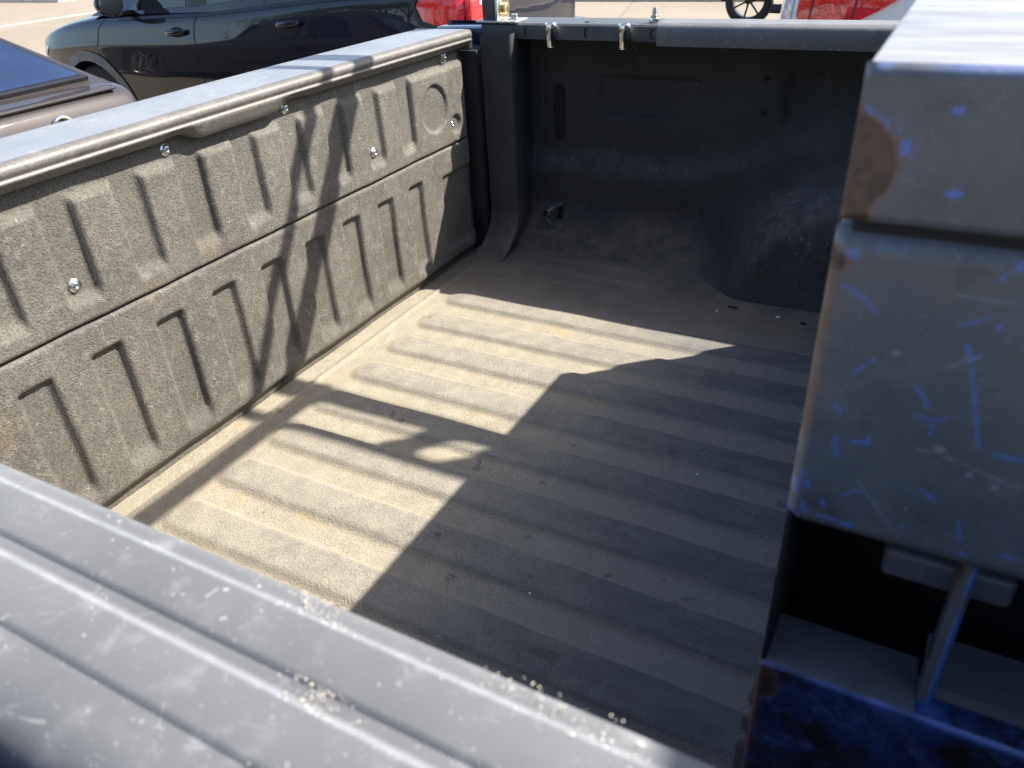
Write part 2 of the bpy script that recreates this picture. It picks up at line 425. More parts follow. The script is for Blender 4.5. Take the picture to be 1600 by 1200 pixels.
# second recess towards the cab
rm = smooth(.685, .70, X) * smooth(sh + .02, sh + .05, Zg) * (1 - smooth(.43, .46, Zg)); Yw = Yw + .012 * rm
# wheel housing
rr = (np.abs(X - 1.07) / .53) ** 2.3 + (np.clip(Zg, 0, 9) / .335) ** 2.3
bul = 1 - smooth(.42, 1.0, rr)
Yb = .290 + .05 * (Zg / .3) ** 2 - .010 * np.clip(1 - Zg / .04, 0, 1)
Yw = np.where(Yw > Yb, Yw + (Yb - Yw) * bul, Yw)
Yw += .0012 * np.sin(X * 31) * np.sin(Zg * 27)
Xw = X - .045 * np.clip((Yw + fl * .115 - .372) / .156, 0, 1) * (1 - smooth(.097, .22, X))
Pw = np.stack([Xw, Yw, Zg], -1)
me = grid_mesh('bed_side', Pw); me.flip_normals()
n_, m_ = X.shape
ledge = .55 * np.exp(-((Zg - sh + .004) / .030) ** 2) * (1 - pw) * (.25 + .75 * smooth(.95, .3, X)) + bul * (.35 + .6 * smooth(.06, .24, Zg)) * smooth(.015, .06, Zg)  # dust on ledge and housing; the housing's paler top also paints in skylight
mud = np.clip((1 - smooth(.0, .13 + .035 * np.sin(X * 19), Zg)) * (1 - .8 * smooth(.50, .62, X)), 0, 1)
for nm, arr in (('dust', ledge), ('mud', mud)):
    a = me.attributes.new(nm, 'FLOAT', 'POINT'); a.data.foreach_set('value', np.clip(arr, 0, 1).reshape(-1).astype(np.float32))
# the wall stays uncut: dark plates below carry the shade of slot and holes
wall_o = attach(obj('bed_side', me, WALL), truck)

def shade_plate(name, outline, y, depth=.03, mat=VOID, lift=.0015):
    """thin plate proud of the wall by lift, coloured as the shade inside an opening"""
    t = bmesh.new()
    A = [t.verts.new((x, y - lift, z)) for x, z in outline]; B = [t.verts.new((x, y - lift + .0012, z)) for x, z in outline]
    t.faces.new(A); n = len(A)
    for i in range(n): t.faces.new((A[i], B[i], B[(i + 1) % n], A[(i + 1) % n]))
    return part(name, t, mat, truck, shade=False)
def circ(cx, cz, r, n=14): return [(cx + r * math.cos(2 * math.pi * k / n), cz + r * math.sin(2 * math.pi * k / n)) for k in range(n)]
shade_plate('wall_slot', [(.112, .272), (.118, .262), (.128, .255), (.138, .262), (.146, .272), (.146, .385), (.140, .394), (.135, .397), (.128, .398), (.121, .397), (.112, .388)], .5275)
for cx, cz, r in ((.068, .45, .0050), (.070, .40, .0035), (.071, .352, .0045), (.646, .432, .0062), (.648, .356, .0062), (.108 + .0, .052 + .02, .0075)):
    yy = .5275 if cz > .25 else .468
    if cx > .6: yy = .5268
    shade_plate('wall_hole', circ(cx, cz, r), yy)
shade_plate('pillar_hole', circ(.036, .40, .003), .3665)
# tie-down hook: small bent loop
part('tie_down_hook', tube_bm([(.150, .480, .098), (.139, .452, .099), (.130, .444, .088), (.127, .442, .072), (.130, .444, .056), (.139, .452, .046), (.150, .480, .046)], .0060, 10), mat_simple('dull_hook_steel', (.16, .165, .17), .45, .3), truck)
shade_plate('hook_slot', [(.140, .048), (.153, .046), (.156, .06), (.156, .096), (.146, .101)], .4745)

# --- far rail: steel lip and plastic cap
def rail_profile(sg, y_in, cap):
    # returns (y,z) going from inner bottom over the top to outer bottom; sg=+1 far side (outer is +y)
    if cap:
        pr = [(0, .513), (-.0025, .528), (-.0015, .546), (.003, .5535), (.0085, .5568), (.0120, .5572), (.0140, .5585), (.0152, .5592), (.0175, .5596), (.0378, .5600), (.0395, .5592), (.0410, .5576),
              (.0455, .5572), (.0475, .5585), (.0487, .5592), (.0510, .5596), (.0715, .5600), (.0732, .5592), (.0748, .5576), (.086, .5566), (.096, .5535), (.104, .547), (.109, .535), (.111, .510)]
    else:
        pr = [(.000, .520), (.000, .545), (.002, .550), (.007, .5535), (.10, .5545), (.108, .551), (.112, .545), (.114, .52)]
    return [(y_in + sg * a, b) for a, b in pr]
def extrude_profile(pr, xs, sub=1):
    pr = np.array(pr); xs = np.asarray(xs)
    P = np.zeros((len(xs), len(pr), 3)); P[..., 0] = xs[:, None]; P[..., 1] = pr[None, :, 0]; P[..., 2] = pr[None, :, 1]; return P
def rail(name, pr, x0, x1, mat, flip):
    xs = np.linspace(x0, x1, 60)
    me = grid_mesh(name, extrude_profile(pr, xs))
    if flip: me.flip_normals()
    bm = bmesh.new(); bm.from_mesh(me)
    # end caps and thickness
    n = len(pr)
    bm.verts.ensure_lookup_table()
    bm.faces.new([bm.verts[i] for i in range(n)]); bm.faces.new([bm.verts[(60 - 1) * n + i] for i in range(n)])
    bmesh.ops.recalc_face_normals(bm, faces=bm.faces); bm.to_mesh(me); bm.free()
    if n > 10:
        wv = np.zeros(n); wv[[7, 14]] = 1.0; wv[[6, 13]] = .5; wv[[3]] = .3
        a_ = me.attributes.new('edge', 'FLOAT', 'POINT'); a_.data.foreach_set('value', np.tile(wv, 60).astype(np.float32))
    return attach(obj(name, me, mat, auto=.5), truck)
frail = rail('bed_rail', rail_profile(1, .412, False), -.022, .60, DARKP, False)
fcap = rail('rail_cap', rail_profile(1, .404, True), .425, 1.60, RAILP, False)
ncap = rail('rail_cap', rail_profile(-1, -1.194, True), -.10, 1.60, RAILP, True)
# dark slots in the lip, chrome clips, bolts
def lip_slot(x):
    pts = [(x + .0065 * math.cos(a), .5365 + .0105 * math.sin(a)) for a in [math.pi * (.42 + k / 8 * 1.15) for k in range(9)]]
    pts += [(x + .0065 * math.cos(a) + .0048, .5365 + .0090 * math.sin(a)) for a in [math.pi * (1.5 - k / 8 * 1.0) for k in range(9)]]
    t = bmesh.new(); A = [t.verts.new((a, .4112, b)) for a, b in pts]; B = [t.verts.new((a, .4128, b)) for a, b in pts]
    t.faces.new(A)
    for i in range(len(A)): t.faces.new((A[i], B[i], B[(i + 1) % len(A)], A[(i + 1) % len(A)]))
    part('lip_slot', t, VOID, frail, shade=False)
for x in (.100, .255, .412): lip_slot(x)
def clip(x):
    t = lathe_bm([(.0085, .051), (.0118, .051), (.0130, .0495), (.0132, .0485), (.0132, .004), (.0120, .000), (.0001, .000)], (x, .4005, .5065), (0, 0, 1), 20)
    c = part('rail_clip', t, CHROME, truck)
    part('clip_opening', cyl_bm((x, .4005, .553), (x, .4005, .5577), .0084, 14), VOID, c)
clip(.171); clip(.351)
def bolt(name, p, r, h, mat, parent, washer=True, d=(0, 0, 1), hexa=True):
    t = bmesh.new(); d = Vector(d); p = Vector(p)
    if washer: merge(t, cyl_bm(p, p + d * .0025, r * 1.75, 20))
    merge(t, cyl_bm(p + d * .002, p + d * h, r, 6 if hexa else 18, bev=.0006))
    return part(name, t, mat, parent, auto=.4)
t = bmesh.new(); merge(t, cyl_bm((.402, .452, .553), (.402, .452, .564), .0125, 6, bev=.001)); merge(t, cyl_bm((.402, .452, .562), (.402, .452, .569), .0085, 16)); merge(t, cyl_bm((.402, .452, .568), (.402, .452, .585), .0052, 14, bev=.001))
part('rail_bolt', t, STEEL, truck, auto=.4)
pocket_o = part('rail_hole', cyl_bm((.242, .447, .5535), (.242, .447, .5552), .0055, 14), VOID, truck)

# --- outer bed sides, near inner wall, front bulkhead
def bedside(y_top, sg):
    prof = [(y_top, .545), (y_top + sg * .012, .50), (y_top + sg * .030, .40), (y_top + sg * .036, .25), (y_top + sg * .040, .22), (y_top + sg * .042, .0), (y_top + sg * .035, -.2), (y_top + sg * .0, -.36)]
    xs = np.linspace(-.19, 1.60, 70); P = np.zeros((70, len(prof), 3))
    for j, (y, z) in enumerate(prof):
        P[:, j, 0] = xs; P[:, j, 1] = y; P[:, j, 2] = z
        a = np.sqrt(np.clip(.44 ** 2 - (xs - 1.07) ** 2, 0, None)) - .42          # wheel arch
        P[:, j, 2] = np.maximum(P[:, j, 2], np.where(np.abs(xs - 1.07) < .44, a, -9))
    me = grid_mesh('outer_panel', P)
    if sg < 0: me.flip_normals()
    return attach(obj('outer_panel', me, NAVY, auto=.7), truck)
bedside(.519, 1); bedside(-1.3085, -1)
xs = np.linspace(-.02, 1.62, 20); zz = np.linspace(-.01, .54, 12)
Xn, Zn = np.meshgrid(xs, zz, indexing='ij')
me = grid_mesh('bed_side', np.stack([Xn, np.full_like(Xn, -1.235) + .02 * (Zn / .5), Zn], -1)); attach(obj('bed_side', me, WALL), truck)
part('bulkhead', box_bm((1.605, -1.24, -.05), (1.63, .53, .55), .004), DARKP, truck)
part('chassis', box_bm((-.10, -1.15, -.42), (4.0, .35, -.055), .03), BLACK, truck)
part('rear_bumper', box_bm((-.36, -1.30, -.42), (-.17, .52, -.20), .035, 3), CHROME, truck)
for yl in (-1.318, .455): part('tail_lamp', box_bm((-.205, yl, -.02), (-.15, yl + .085, .42), .012), RED, truck)
for yl in (-1.30, .47): part('rear_post', box_bm((-.185, yl - .02, -.3), (-.03, yl + .07, .538), .01), NAVY, truck)
part('pillar_gap_filler', box_bm((-.165, .358, -.04), (-.012, .46, .50), .004), BLACK, truck)  # dark filler block standing for the shade between gate and pillar

# --- tailgate
gate = part('tailgate', box_bm((-.155, -1.125, -.03), (-.0415, .344, .540), .012, 3), DARKP, truck)
GL = [.0395 - .1180 * k for k in range(0, 10)]
def gate_depth(Yg, Zg, upper):
    pad, low = -.0185, -.0290
    m = np.zeros_like(Yg)
    for y0 in GL:
        gm = smooth(y0 - .004, y0 + .004, Yg) * (1 - smooth(y0 + .0445, y0 + .0565, Yg))
        if upper: zm = smooth(.330, .354, Zg)
        else: zm = smooth(.038, .075, Zg) * (1 - smooth(.252, .263, Zg))
        if upper and y0 > .10: continue
        m = np.maximum(m, gm * zm)
    if upper:
        m = np.maximum(m, smooth(.476, .491, Zg))
        dc = np.sqrt(((Yg - .174) / .050) ** 2 + ((Zg - .404) / .052) ** 2)
        m = np.maximum(m, .62 * (1 - smooth(.93, 1.06, dc)))
        m = m * (1 - smooth(.228, .252, Yg) * smooth(.47, .49, Zg) * 0)
        # boss around the corner screw
        db = np.sqrt((Yg - .236) ** 2 + (Zg - .506) ** 2); m = m * (1 - .5 * (1 - smooth(.014, .021, db)))
        dn = np.sqrt((Yg - .258) ** 2 + (Zg - .352) ** 2); m = np.maximum(m, .7 * (1 - smooth(.016, .024, dn)))
    else:
        nt = smooth(.17, .185, Yg) * (1 - smooth(.235, .25, Zg)) * smooth(.05, .07, Zg); m = np.maximum(m, .8 * nt)
    x = pad + (low - pad) * m
    x = x - .020 * smooth(.292, .338, Yg) ** 1.5 - .02 * smooth(-1.075, -1.115, Yg)
    if upper: x = x - .0035 * (1 - smooth(.3095, .3135, Zg))
    else: x = x - .0035 * smooth(.3035, .3072, Zg) - .017 * (1 - smooth(.010, .034, Zg)) 
    x += .0011 * np.sin(Yg * 21 + Zg * 9) + .0006 * np.sin(Yg * 57 - Zg * 41)
    return x
for up, za, zb in ((True, .3098, .5285), (False, -.014, .3074)):
    yg = np.arange(-1.115, .3385, .0034); zg = np.arange(za, zb + .001, .0034)
    Yg, Zg = np.meshgrid(yg, zg, indexing='ij')
    Pp = np.stack([gate_depth(Yg, Zg, up), Yg, Zg], -1)
    # return the borders back to the gate body
    b0 = Pp[:, :1].copy(); b0[..., 0] = -.043; b1 = Pp[:, -1:].copy(); b1[..., 0] = -.043
    Pp = np.concatenate([b0, Pp, b1], 1); e1 = Pp[-1:].copy(); e1[..., 0] = -.043
    Pp = np.concatenate([Pp, e1], 0)
    o = gpart('liner_panel', Pp, LINER, gate)
# cap with a bead, deeper in the handle section
yc = np.arange(-1.13, .3485, .006)
prof = [(-.175, .500), (-.1745, .535), (-.172, .5455), (-.164, .5515), (-.150, .5535), (-.10, .5552), (-.032, .5560), (-.0215, .5562), (-.0165, .5556)]
lip = [(-.0165, .5558), (-.0105, .5556), (-.0045, .5535), (-.0008, .5493), (.0002, .5450), (-.0012, .5408), (-.0034, .5382), (-.0034, .5362), (-.0012, .5347), (-.0006, .5330), (-.0024, .5306), (-.0068, .5268), (-.0105, .5215), (-.0140, .5190), (-.030, .5178), (-.042, .5180)]
def sweep(pr, deep):
    P = np.zeros((len(yc), len(pr), 3))
    dp = smooth(-.530, -.495, yc) * (1 - smooth(-.335, -.292, yc)) * .011
    up = np.exp(-((yc + .545) / .022) ** 2) * .0035 + np.exp(-((yc + .272) / .022) ** 2) * .0035
    cr = -.004 * ((yc - YC) / .72) ** 2                                   # slight crown
    end = .018 * smooth(.318, .349, yc) ** 2
    for j, (x, z) in enumerate(pr):
        wgt = np.clip((.534 - z) / .012, 0, 1) if deep else 0
        P[:, j, 0] = x - (0 if x < -.1 else 1) * end * .6; P[:, j, 1] = yc
        P[:, j, 2] = z + cr - end * .25 + (-dp + up) * wgt
        if deep: P[:, j, 0] += .004 * np.clip(wgt, 0, 1) * dp / .02
    return P
cap_o = gpart('gate_cap', sweep(prof, False), CAPP, gate, .9); lip_o = gpart('liner_lip', sweep(lip, True), LIPP, gate)
for o in (cap_o, lip_o):
    bm = bmesh.new(); bm.from_mesh(o.data); bmesh.ops.recalc_face_normals(bm, faces=bm.faces); bm.to_mesh(o.data); bm.free()
part('cap_end', box_bm((-.172, .334, .505), (-.012, .352, .5490), .006), DARKP, gate)
# screws with washers
screw_bm = lathe_bm([(.0102, 0), (.0106, .0012), (.0100, .0022), (.0066, .0026), (.0064, .0032), (.0060, .0050), (.0048, .0062), (.0024, .0064), (.0022, .0035), (.0001, .0033)], (0, 0, 0), (1, 0, 0), 20)
screw_me = bm_mesh('screw', screw_bm); screw_me.materials.append(STEEL)
screw_me.polygons.foreach_set('use_smooth', [True] * len(screw_me.polygons))
for y, z in ((-.554, .503), (-.286, .506), (.2365, .5075), (-.767, .365), (-.058, .366), (.2455, .353), (-1.0, .503)):
    dep = float(gate_depth(np.array([[y]]), np.array([[z]]), True)[0, 0])
    s_ = bpy.data.objects.new('screw', screw_me); COL.objects.link(s_); s_.location = (dep - .0005, y, z); attach(s_, gate)

# --- cab and front of the truck (beyond the tool chest, out of frame)
def loft(name, stations, mat, parent, sub=1, auto=None):
    P = np.array(stations, float)
    bm = bmesh.new()
    rows = [[bm.verts.new(p) for p in st] for st in P]
    for a, b in zip(rows, rows[1:]):
        for i in range(len(a)):
            j = (i + 1) % len(a); bm.faces.new((a[i], a[j], b[j], b[i]))
    bm.faces.new(rows[0]); bm.faces.new(rows[-1][::-1])
    bmesh.ops.recalc_face_normals(bm, faces=bm.faces)
    me = bpy.data.meshes.new(name); bm.to_mesh(me); bm.free()
    o = obj(name, me, mat, None, True, auto)
    if sub:
        md = o.modifiers.new('s', 'SUBSURF'); md.levels = sub; md.render_levels = sub
    bake(o)
    return attach(o, parent) if parent else o

def bake(o):
    dg = bpy.context.evaluated_depsgraph_get(); dg.update()
    me = bpy.data.meshes.new_from_object(o.evaluated_get(dg)); old = o.data
    o.modifiers.clear(); o.data = me
    if old.users == 0: bpy.data.meshes.remove(old)
    return o

def cut(o, bms):
    for b in bms:
        c = bpy.data.objects.new('cutter', bm_mesh('cutter', b)); COL.objects.link(c)
        md = o.modifiers.new('b', 'BOOLEAN'); md.operation = 'DIFFERENCE'; md.object = c; md.solver = 'EXACT'
        bake(o); me = c.data; bpy.data.objects.remove(c); bpy.data.meshes.remove(me)
    bm = bmesh.new(); bm.from_mesh(o.data)
    for e in bm.edges:
        if len(e.link_faces) == 2: e.smooth = e.calc_face_angle(0) < .55
    bm.to_mesh(o.data); bm.free()

def section(x, yc_, w, zb, zs, zt, zm=None):
    zm = (zb + zs) / 2 - .04 if zm is None else zm
    half = [(w * .90, zb), (w * .993, zb + .10), (w * 1.0, zm), (w * .992, zs - .10), (w * .962, zs - .015), (w * .925, zs + .004), (w * .55, zs + (zt - zs) * .8)]
    pts = [(x, yc_ - a, b) for a, b in half] + [(x, yc_, zt)] + [(x, yc_ + a, b) for a, b in half[::-1]] + [(x, yc_, zb)]
    return pts

WHEELS = {}
def wheel(parent, c, r, w, side, nspoke=5, twin=True, rim=None):
    """c: centre of the outer face; side -1 = faces -y"""
    key = (r, w, nspoke, side, (rim or RIM).name)
    if key not in WHEELS:
        d = (0, side, 0)
        ty = bm_mesh('tyre', lathe_bm([(r * .66, -w), (r * .92, -w), (r * .985, -w + .02), (r, -w + .05), (r, -.05), (r * .985, -.018), (r * .92, 0), (r * .70, -.004), (r * .66, -.02), (r * .645, -w * .5), (r * .66, -w)], (0, 0, 0), d, 48)); ty.materials.append(BLACK)
        b = bmesh.new()
        merge(b, lathe_bm([(r * .60, -w * .8), (r * .665, -w * .8), (r * .672, -.02), (r * .69, -.006), (r * .665, -.004), (r * .63, -.02), (r * .60, -w * .8)], (0, 0, 0), d, 48))
        merge(b, lathe_bm([(r * .16, -.07), (r * .16, -.022), (r * .11, -.012), (.001, -.010)], (0, 0, 0), d, 24))
        for k in range(nspoke):
            for off in ((-.10, .10) if twin else (0,)):
                a = 2 * math.pi * k / nspoke + .3
                t = box_bm((r * .12, -.026 if side < 0 else -.026, r * off * .9 - r * .032), (r * .66, .0, r * off * .9 + r * .032), .004, 1)
                for v in t.verts:
                    v.co.y = side * (v.co.y * 1.0 - .012)
                    if v.co.x > r * .4: v.co.z += off * r * .9
                merge(b, t, Matrix.Rotation(a, 4, 'Y'))
        rm = bm_mesh('rim', b); rm.materials.append(rim or RIM)
        hub = bm_mesh('wheel_disc', lathe_bm([(r * .60, -w * .62), (r * .2, -w * .62), (r * .18, -.05), (.001, -.05)], (0, 0, 0), d, 32)); hub.materials.append(VOID)
        for m in (ty, rm, hub): m.polygons.foreach_set('use_smooth', [True] * len(m.polygons)); 
        for m in (ty, rm):
            bm = bmesh.new(); bm.from_mesh(m)
            for e in bm.edges:
                if len(e.link_faces) == 2: e.smooth = e.calc_face_angle(0) < .6
            bm.to_mesh(m); bm.free()
        WHEELS[key] = (ty, rm, hub)
    ty, rm, hub = WHEELS[key]
    e = bpy.data.objects.new('wheel', None); COL.objects.link(e); e.location = c; attach(e, parent); e.empty_display_size = .05
    for nm, m in (('tyre', ty), ('rim', rm), ('brake_disc', hub)):
        o = bpy.data.objects.new(nm, m); COL.objects.link(o); o.parent = e
    return e

front = [section(x, YC, w, zb, zs, zt) for x, w, zb, zs, zt in ((1.66, .97, -.36, .50, .53), (2.2, .985, -.38, .49, .52), (3.2, .985, -.38, .47, .52), (3.6, .98, -.38, .45, .53), (4.1, .97, -.36, .42, .50), (4.5, .93, -.30, .36, .44), (4.62, .84, -.22, .28, .35))]
cab = loft('cab_body', front, NAVY, truck, 2)
gh = []
for x, w, zt in ((1.68, .80, 1.06), (1.95, .80, 1.10), (2.6, .80, 1.11), (3.05, .78, 1.06), (3.75, .80, .50)):
    gh.append([(x, YC - .92, .46), (x - .0, YC - w, zt - .06 if zt > .6 else .49), (x, YC - w * .8, zt), (x, YC, zt + .02), (x, YC + w * .8, zt), (x, YC + w, zt - .06 if zt > .6 else .49), (x, YC + .92, .46)])
roof = loft('cab_roof', gh, NAVY, truck, 0, .5)
part('rear_window', prism_bm([(YC - .62, .60), (YC + .62, .60), (YC + .56, .97), (YC - .56, .97)], 0, 1.668, 1.6785, .003), GLASS, truck)
for sg in (-1, 1):
    for x0, x1 in ((1.85, 2.35), (2.45, 3.1)):
        pts = [(x0, .56), (x1 + .12, .56), (x1 - .04, .98), (x0 + .03, .98)]
        t = bmesh.new(); vs = [t.verts.new((px, YC + sg * (.935 - (pz - .46) * .225), pz)) for px, pz in pts]; t.faces.new(vs)
        r = bmesh.ops.extrude_face_region(t, geom=t.faces[:]);
        for v in [q for q in r['geom'] if isinstance(q, bmesh.types.BMVert)]: v.co.y -= sg * .01
        part('side_window', t, GLASS, truck, shade=False)
    for xw in (1.07, 3.85):
        wheel(truck, (xw, YC + sg * .90, -.42), .38, .25, sg, 6, False)

# ================================================================== TOOL CHEST in the bed
chest = thing('tool_chest', 'scratched grey steel tool chest with rusty lid corner standing across the truck bed', 'tool chest', (1.27, -.37, 0))
XF, YF, XB, YB = .993, -1.005, 1.56, .280
def wear_attr(me, fn):
    n = len(me.vertices); co = np.zeros(n * 3); me.vertices.foreach_get('co', co); co = co.reshape(-1, 3)
    w = np.zeros((n, 4)); w[:, 3] = 1; fn(co, w)
    a = me.color_attributes.new('wear', 'FLOAT_COLOR', 'POINT'); a.data.foreach_set('color', np.clip(w, 0, 1).reshape(-1).astype(np.float32))
def seg_dist(co, a, b):       # in xz plane
    p = co[:, [0, 2]]; a = np.array(a); b = np.array(b); ab = b - a
    t = np.clip(((p - a) @ ab) / (ab @ ab), 0, 1); return np.linalg.norm(p - (a + t[:, None] * ab), axis=1), t
NOI = RNG.random(4096)
def jit(co, f, s=0):          # cheap value noise
    u = co[:, 0] * f + s; v = co[:, 2] * f + s * 1.7
    def h(i, j): return NOI[((i * 73 + j * 179 + int(s * 13)) % 4096).astype(int)]
    iu, iv = np.floor(u), np.floor(v); fu, fv = u - iu, v - iv; fu = fu * fu * (3 - 2 * fu); fv = fv * fv * (3 - 2 * fv)
    return (h(iu, iv) * (1 - fu) + h(iu + 1, iv) * fu) * (1 - fv) + (h(iu, iv + 1) * (1 - fu) + h(iu + 1, iv + 1) * fu) * fv

def panel_box(name, a, b, bev, mat, parent, wear=None, mesh_fix=None):
    """box with a fine front (-y) face for wear marks, bevelled edges"""
    xs = np.concatenate([[a[0]], a[0] + bev * np.array([.3, .7, 1.0]), np.arange(a[0] + bev + .0014, min(b[0] - bev, a[0] + .22), .0014), np.linspace(min(b[0] - bev, a[0] + .23), b[0] - bev, 12), [b[0]]])
    zs = np.concatenate([[a[2]], a[2] + bev * np.array([.3, .7, 1.0]), np.arange(a[2] + bev + .0014, b[2] - bev - .0007, .0014), b[2] - bev * np.array([1.0, .7, .3]), [b[2]]])
    X, Zz = np.meshgrid(xs, zs, indexing='ij')
    dl = np.clip(1 - (X - a[0]) / bev, 0, 1); db = np.clip(1 - (Zz - a[2]) / bev, 0, 1); dt = np.clip(1 - (b[2] - Zz) / bev, 0, 1)
    d = np.clip(np.sqrt(dl ** 2 + db ** 2 + dt ** 2), 0, 1); Yy = a[1] + bev * (1 - np.sqrt(np.clip(1 - d ** 2, 0, 1)))
    F = np.stack([X, Yy, Zz], -1)
    if mesh_fix: mesh_fix(F)
    me = grid_mesh('front_panel', F)
    if wear: wear_attr(me, wear)
    fo = attach(obj('front_panel', me, mat), parent)
    # shell: sides, top, bottom, back
    t = bmesh.new()
    y0 = a[1] + bev
    bo = box_bm((a[0], y0 - .0005, a[2]), (b[0], b[1], b[2]), min(.004, bev * .8), 2)
    for f in [f for f in bo.faces if f.calc_center_median().y < y0 + .0001 and f.normal.y < -.9]: bo.faces.remove(f)
    o = attach(obj(name, bm_mesh(name, bo), mat, auto=.5), parent)
    me = o.data; wear_attr(me, lambda co, w: None)
    return o, fo

def lid_wear(co, w):
    x, z = co[:, 0] - XF, co[:, 2]
    # rusty patch at the corner: outline measured on the lid
    zz = [.672, .676, .690, .700, .708, .7125, .7165, .722]; xx = [.012, .017, .024, .0275, .0265, .0215, .017, .0035]
    lim = .72 * np.interp(z, zz, xx, left=0, right=-1) + .004 * (jit(co, 260, 3) - .5) + .0015 * (jit(co, 500, 8) - .5)
    r = np.clip((lim - x) / .0034 + .3, 0, 1); w[:, 0] = r
    w[:, 2] = np.maximum(w[:, 2], np.exp(-((x - lim) / .0022) ** 2) * (z > .700) * (z < .722) * (jit(co, 300, 5) > .45))
    for (cx, cz, rx, rz) in ((.0415, .6905, .0035, .0022), (.079, .694, .0040, .0020), (.0805, .6895, .003, .0015), (.036, .7225, .003, .002)):
        w[:, 2] = np.maximum(w[:, 2], np.clip(1.6 - 1.6 * (((x - cx) / rx) ** 2 + ((z - cz) / rz) ** 2), 0, 1) * (jit(co, 500, 2) > .2))
    w[:, 2] = np.maximum(w[:, 2], smooth(.7350, .7378, z) * smooth(.3, .8, jit(co, 140, 4)) * .5)      # worn top edge
    w[:, 1] = np.maximum(w[:, 1], np.clip(1 - (((x - .0185) / .0013) ** 2 + ((z - .7015) / .001) ** 2), 0, 1))
    w[:, 1] = np.maximum(w[:, 1], .8 * np.clip(1 - x / .0025, 0, 1) * (jit(co, 350, 7) > .5))
BODYMARKS = [  # from (x offset, z) to, width, strength : blue scratches read off the photograph (pixels turned into metres)
]
def px2xz(u, v):
    d = (_r * ((u - 800) / 1207.9) - _u * ((v - 600) / 1207.9) + _f); t_ = (YF - M.translation.y) / d.y; p = M.translation + d * t_
    return p.x, p.z
def body_wear(co, w):
    S = [((1318, 446), (1345, 462), .0022), ((1345, 462), (1374, 492), .0020), ((1333, 582), (1366, 562), .0020), ((1303, 680), (1308, 712), .0032), ((1330, 690), (1355, 692), .0036), ((1357, 680), (1356, 698), .0018),
         ((1500, 510), (1542, 497), .0020), ((1512, 540), (1520, 590), .0012), ((1518, 580), (1529, 698), .0022), ((1511, 568), (1530, 556), .0012), ((1432, 605), (1452, 640), .0016), ((1424, 645), (1465, 657), .0018), ((1465, 657), (1504, 648), .0014), ((1455, 655), (1455, 690), .0016),
         ((1560, 712), (1592, 718), .0030), ((1314, 645), (1302, 627), .0014), ((1565, 440), (1570, 430), .0016), ((1560, 515), (1564, 505), .0018), ((1370, 392), (1388, 396), .0022), ((1395, 395), (1430, 398), .0012), ((1470, 398), (1520, 399), .0018), ((1580, 412), (1600, 420), .0018),
         ((1310, 775), (1335, 766), .0020), ((1335, 766), (1358, 774), .0014), ((1440, 766), (1460, 782), .0016), ((1497, 815), (1500, 845), .0024), ((1408, 820), (1412, 824), .0024), ((1285, 782), (1288, 800), .0018), ((1257, 740), (1262, 760), .0040), ((1252, 780), (1258, 800), .0040), ((1280, 805), (1330, 822), .0030), ((1560, 868), (1590, 874), .0018), ((1500, 862), (1502, 866), .003)]
    for k, (a, b, wd) in enumerate(S):
        d, t_ = seg_dist(co, px2xz(*a), px2xz(*b)); d = d + .0012 * (jit(co, 420, k) - .5)
        w[:, 2] = np.maximum(w[:, 2], np.clip(1.2 - d / (wd * .42), 0, 1) * (.55 + .6 * jit(co, 90, k + 3)))
    L = [((1490, 460), (1560, 470)), ((1560, 470), (1600, 478)), ((1430, 700), (1490, 718)), ((1490, 718), (1560, 750)), ((1560, 750), (1600, 765)), ((1340, 752), (1385, 815)), ((1385, 815), (1405, 835)), ((1380, 555), (1410, 552)), ((1480, 575), (1530, 556)), ((1530, 590), (1555, 605))]
    for k, (a, b) in enumerate(L):
        d, t_ = seg_dist(co, px2xz(*a), px2xz(*b)); d = d + .0006 * (jit(co, 300, k + 20) - .5)
        w[:, 1] = np.maximum(w[:, 1], .55 * np.clip(1.2 - d / .0007, 0, 1) * (.5 + jit(co, 250, k)))
    for (u, v, r) in ((1468, 702, .0028), (1515, 743, .0022), (1400, 552, .0022), (1555, 762, .0018), (1415, 795, .0015)):
        cx, cz = px2xz(u, v); w[:, 1] = np.maximum(w[:, 1], .8 * np.clip(1.5 - 1.5 * (((co[:, 0] - cx) / r) ** 2 + ((co[:, 2] - cz) / (r * .8)) ** 2), 0, 1))
    x, z = co[:, 0] - XF, co[:, 2]
    e = np.clip(1 - x / .006, 0, 1)
    w[:, 0] = np.maximum(w[:, 0], e * np.clip(3.2 * jit(co, 55, 11) - 1.15, 0, 1))
    w[:, 1] = np.maximum(w[:, 1], .8 * np.clip(1 - x / .0022, 0, 1) * (jit(co, 160, 9) > .45))
    w[:, 2] = np.maximum(w[:, 2], np.clip(1 - x / .007, 0, 1) * (z < .53) * (jit(co, 170, 6) > .5))
    w[:, 2] = np.maximum(w[:, 2], smooth(.6560, .6590, z) * (1 - smooth(.6605, .6625, z)) * smooth(.4, .75, jit(co, 110, 2)) * .75)
    c = np.clip(1.5 - 1.5 * ((x / .010) ** 2 + ((z - .655) / .008) ** 2), 0, 1); w[:, 0] = np.maximum(w[:, 0], c)
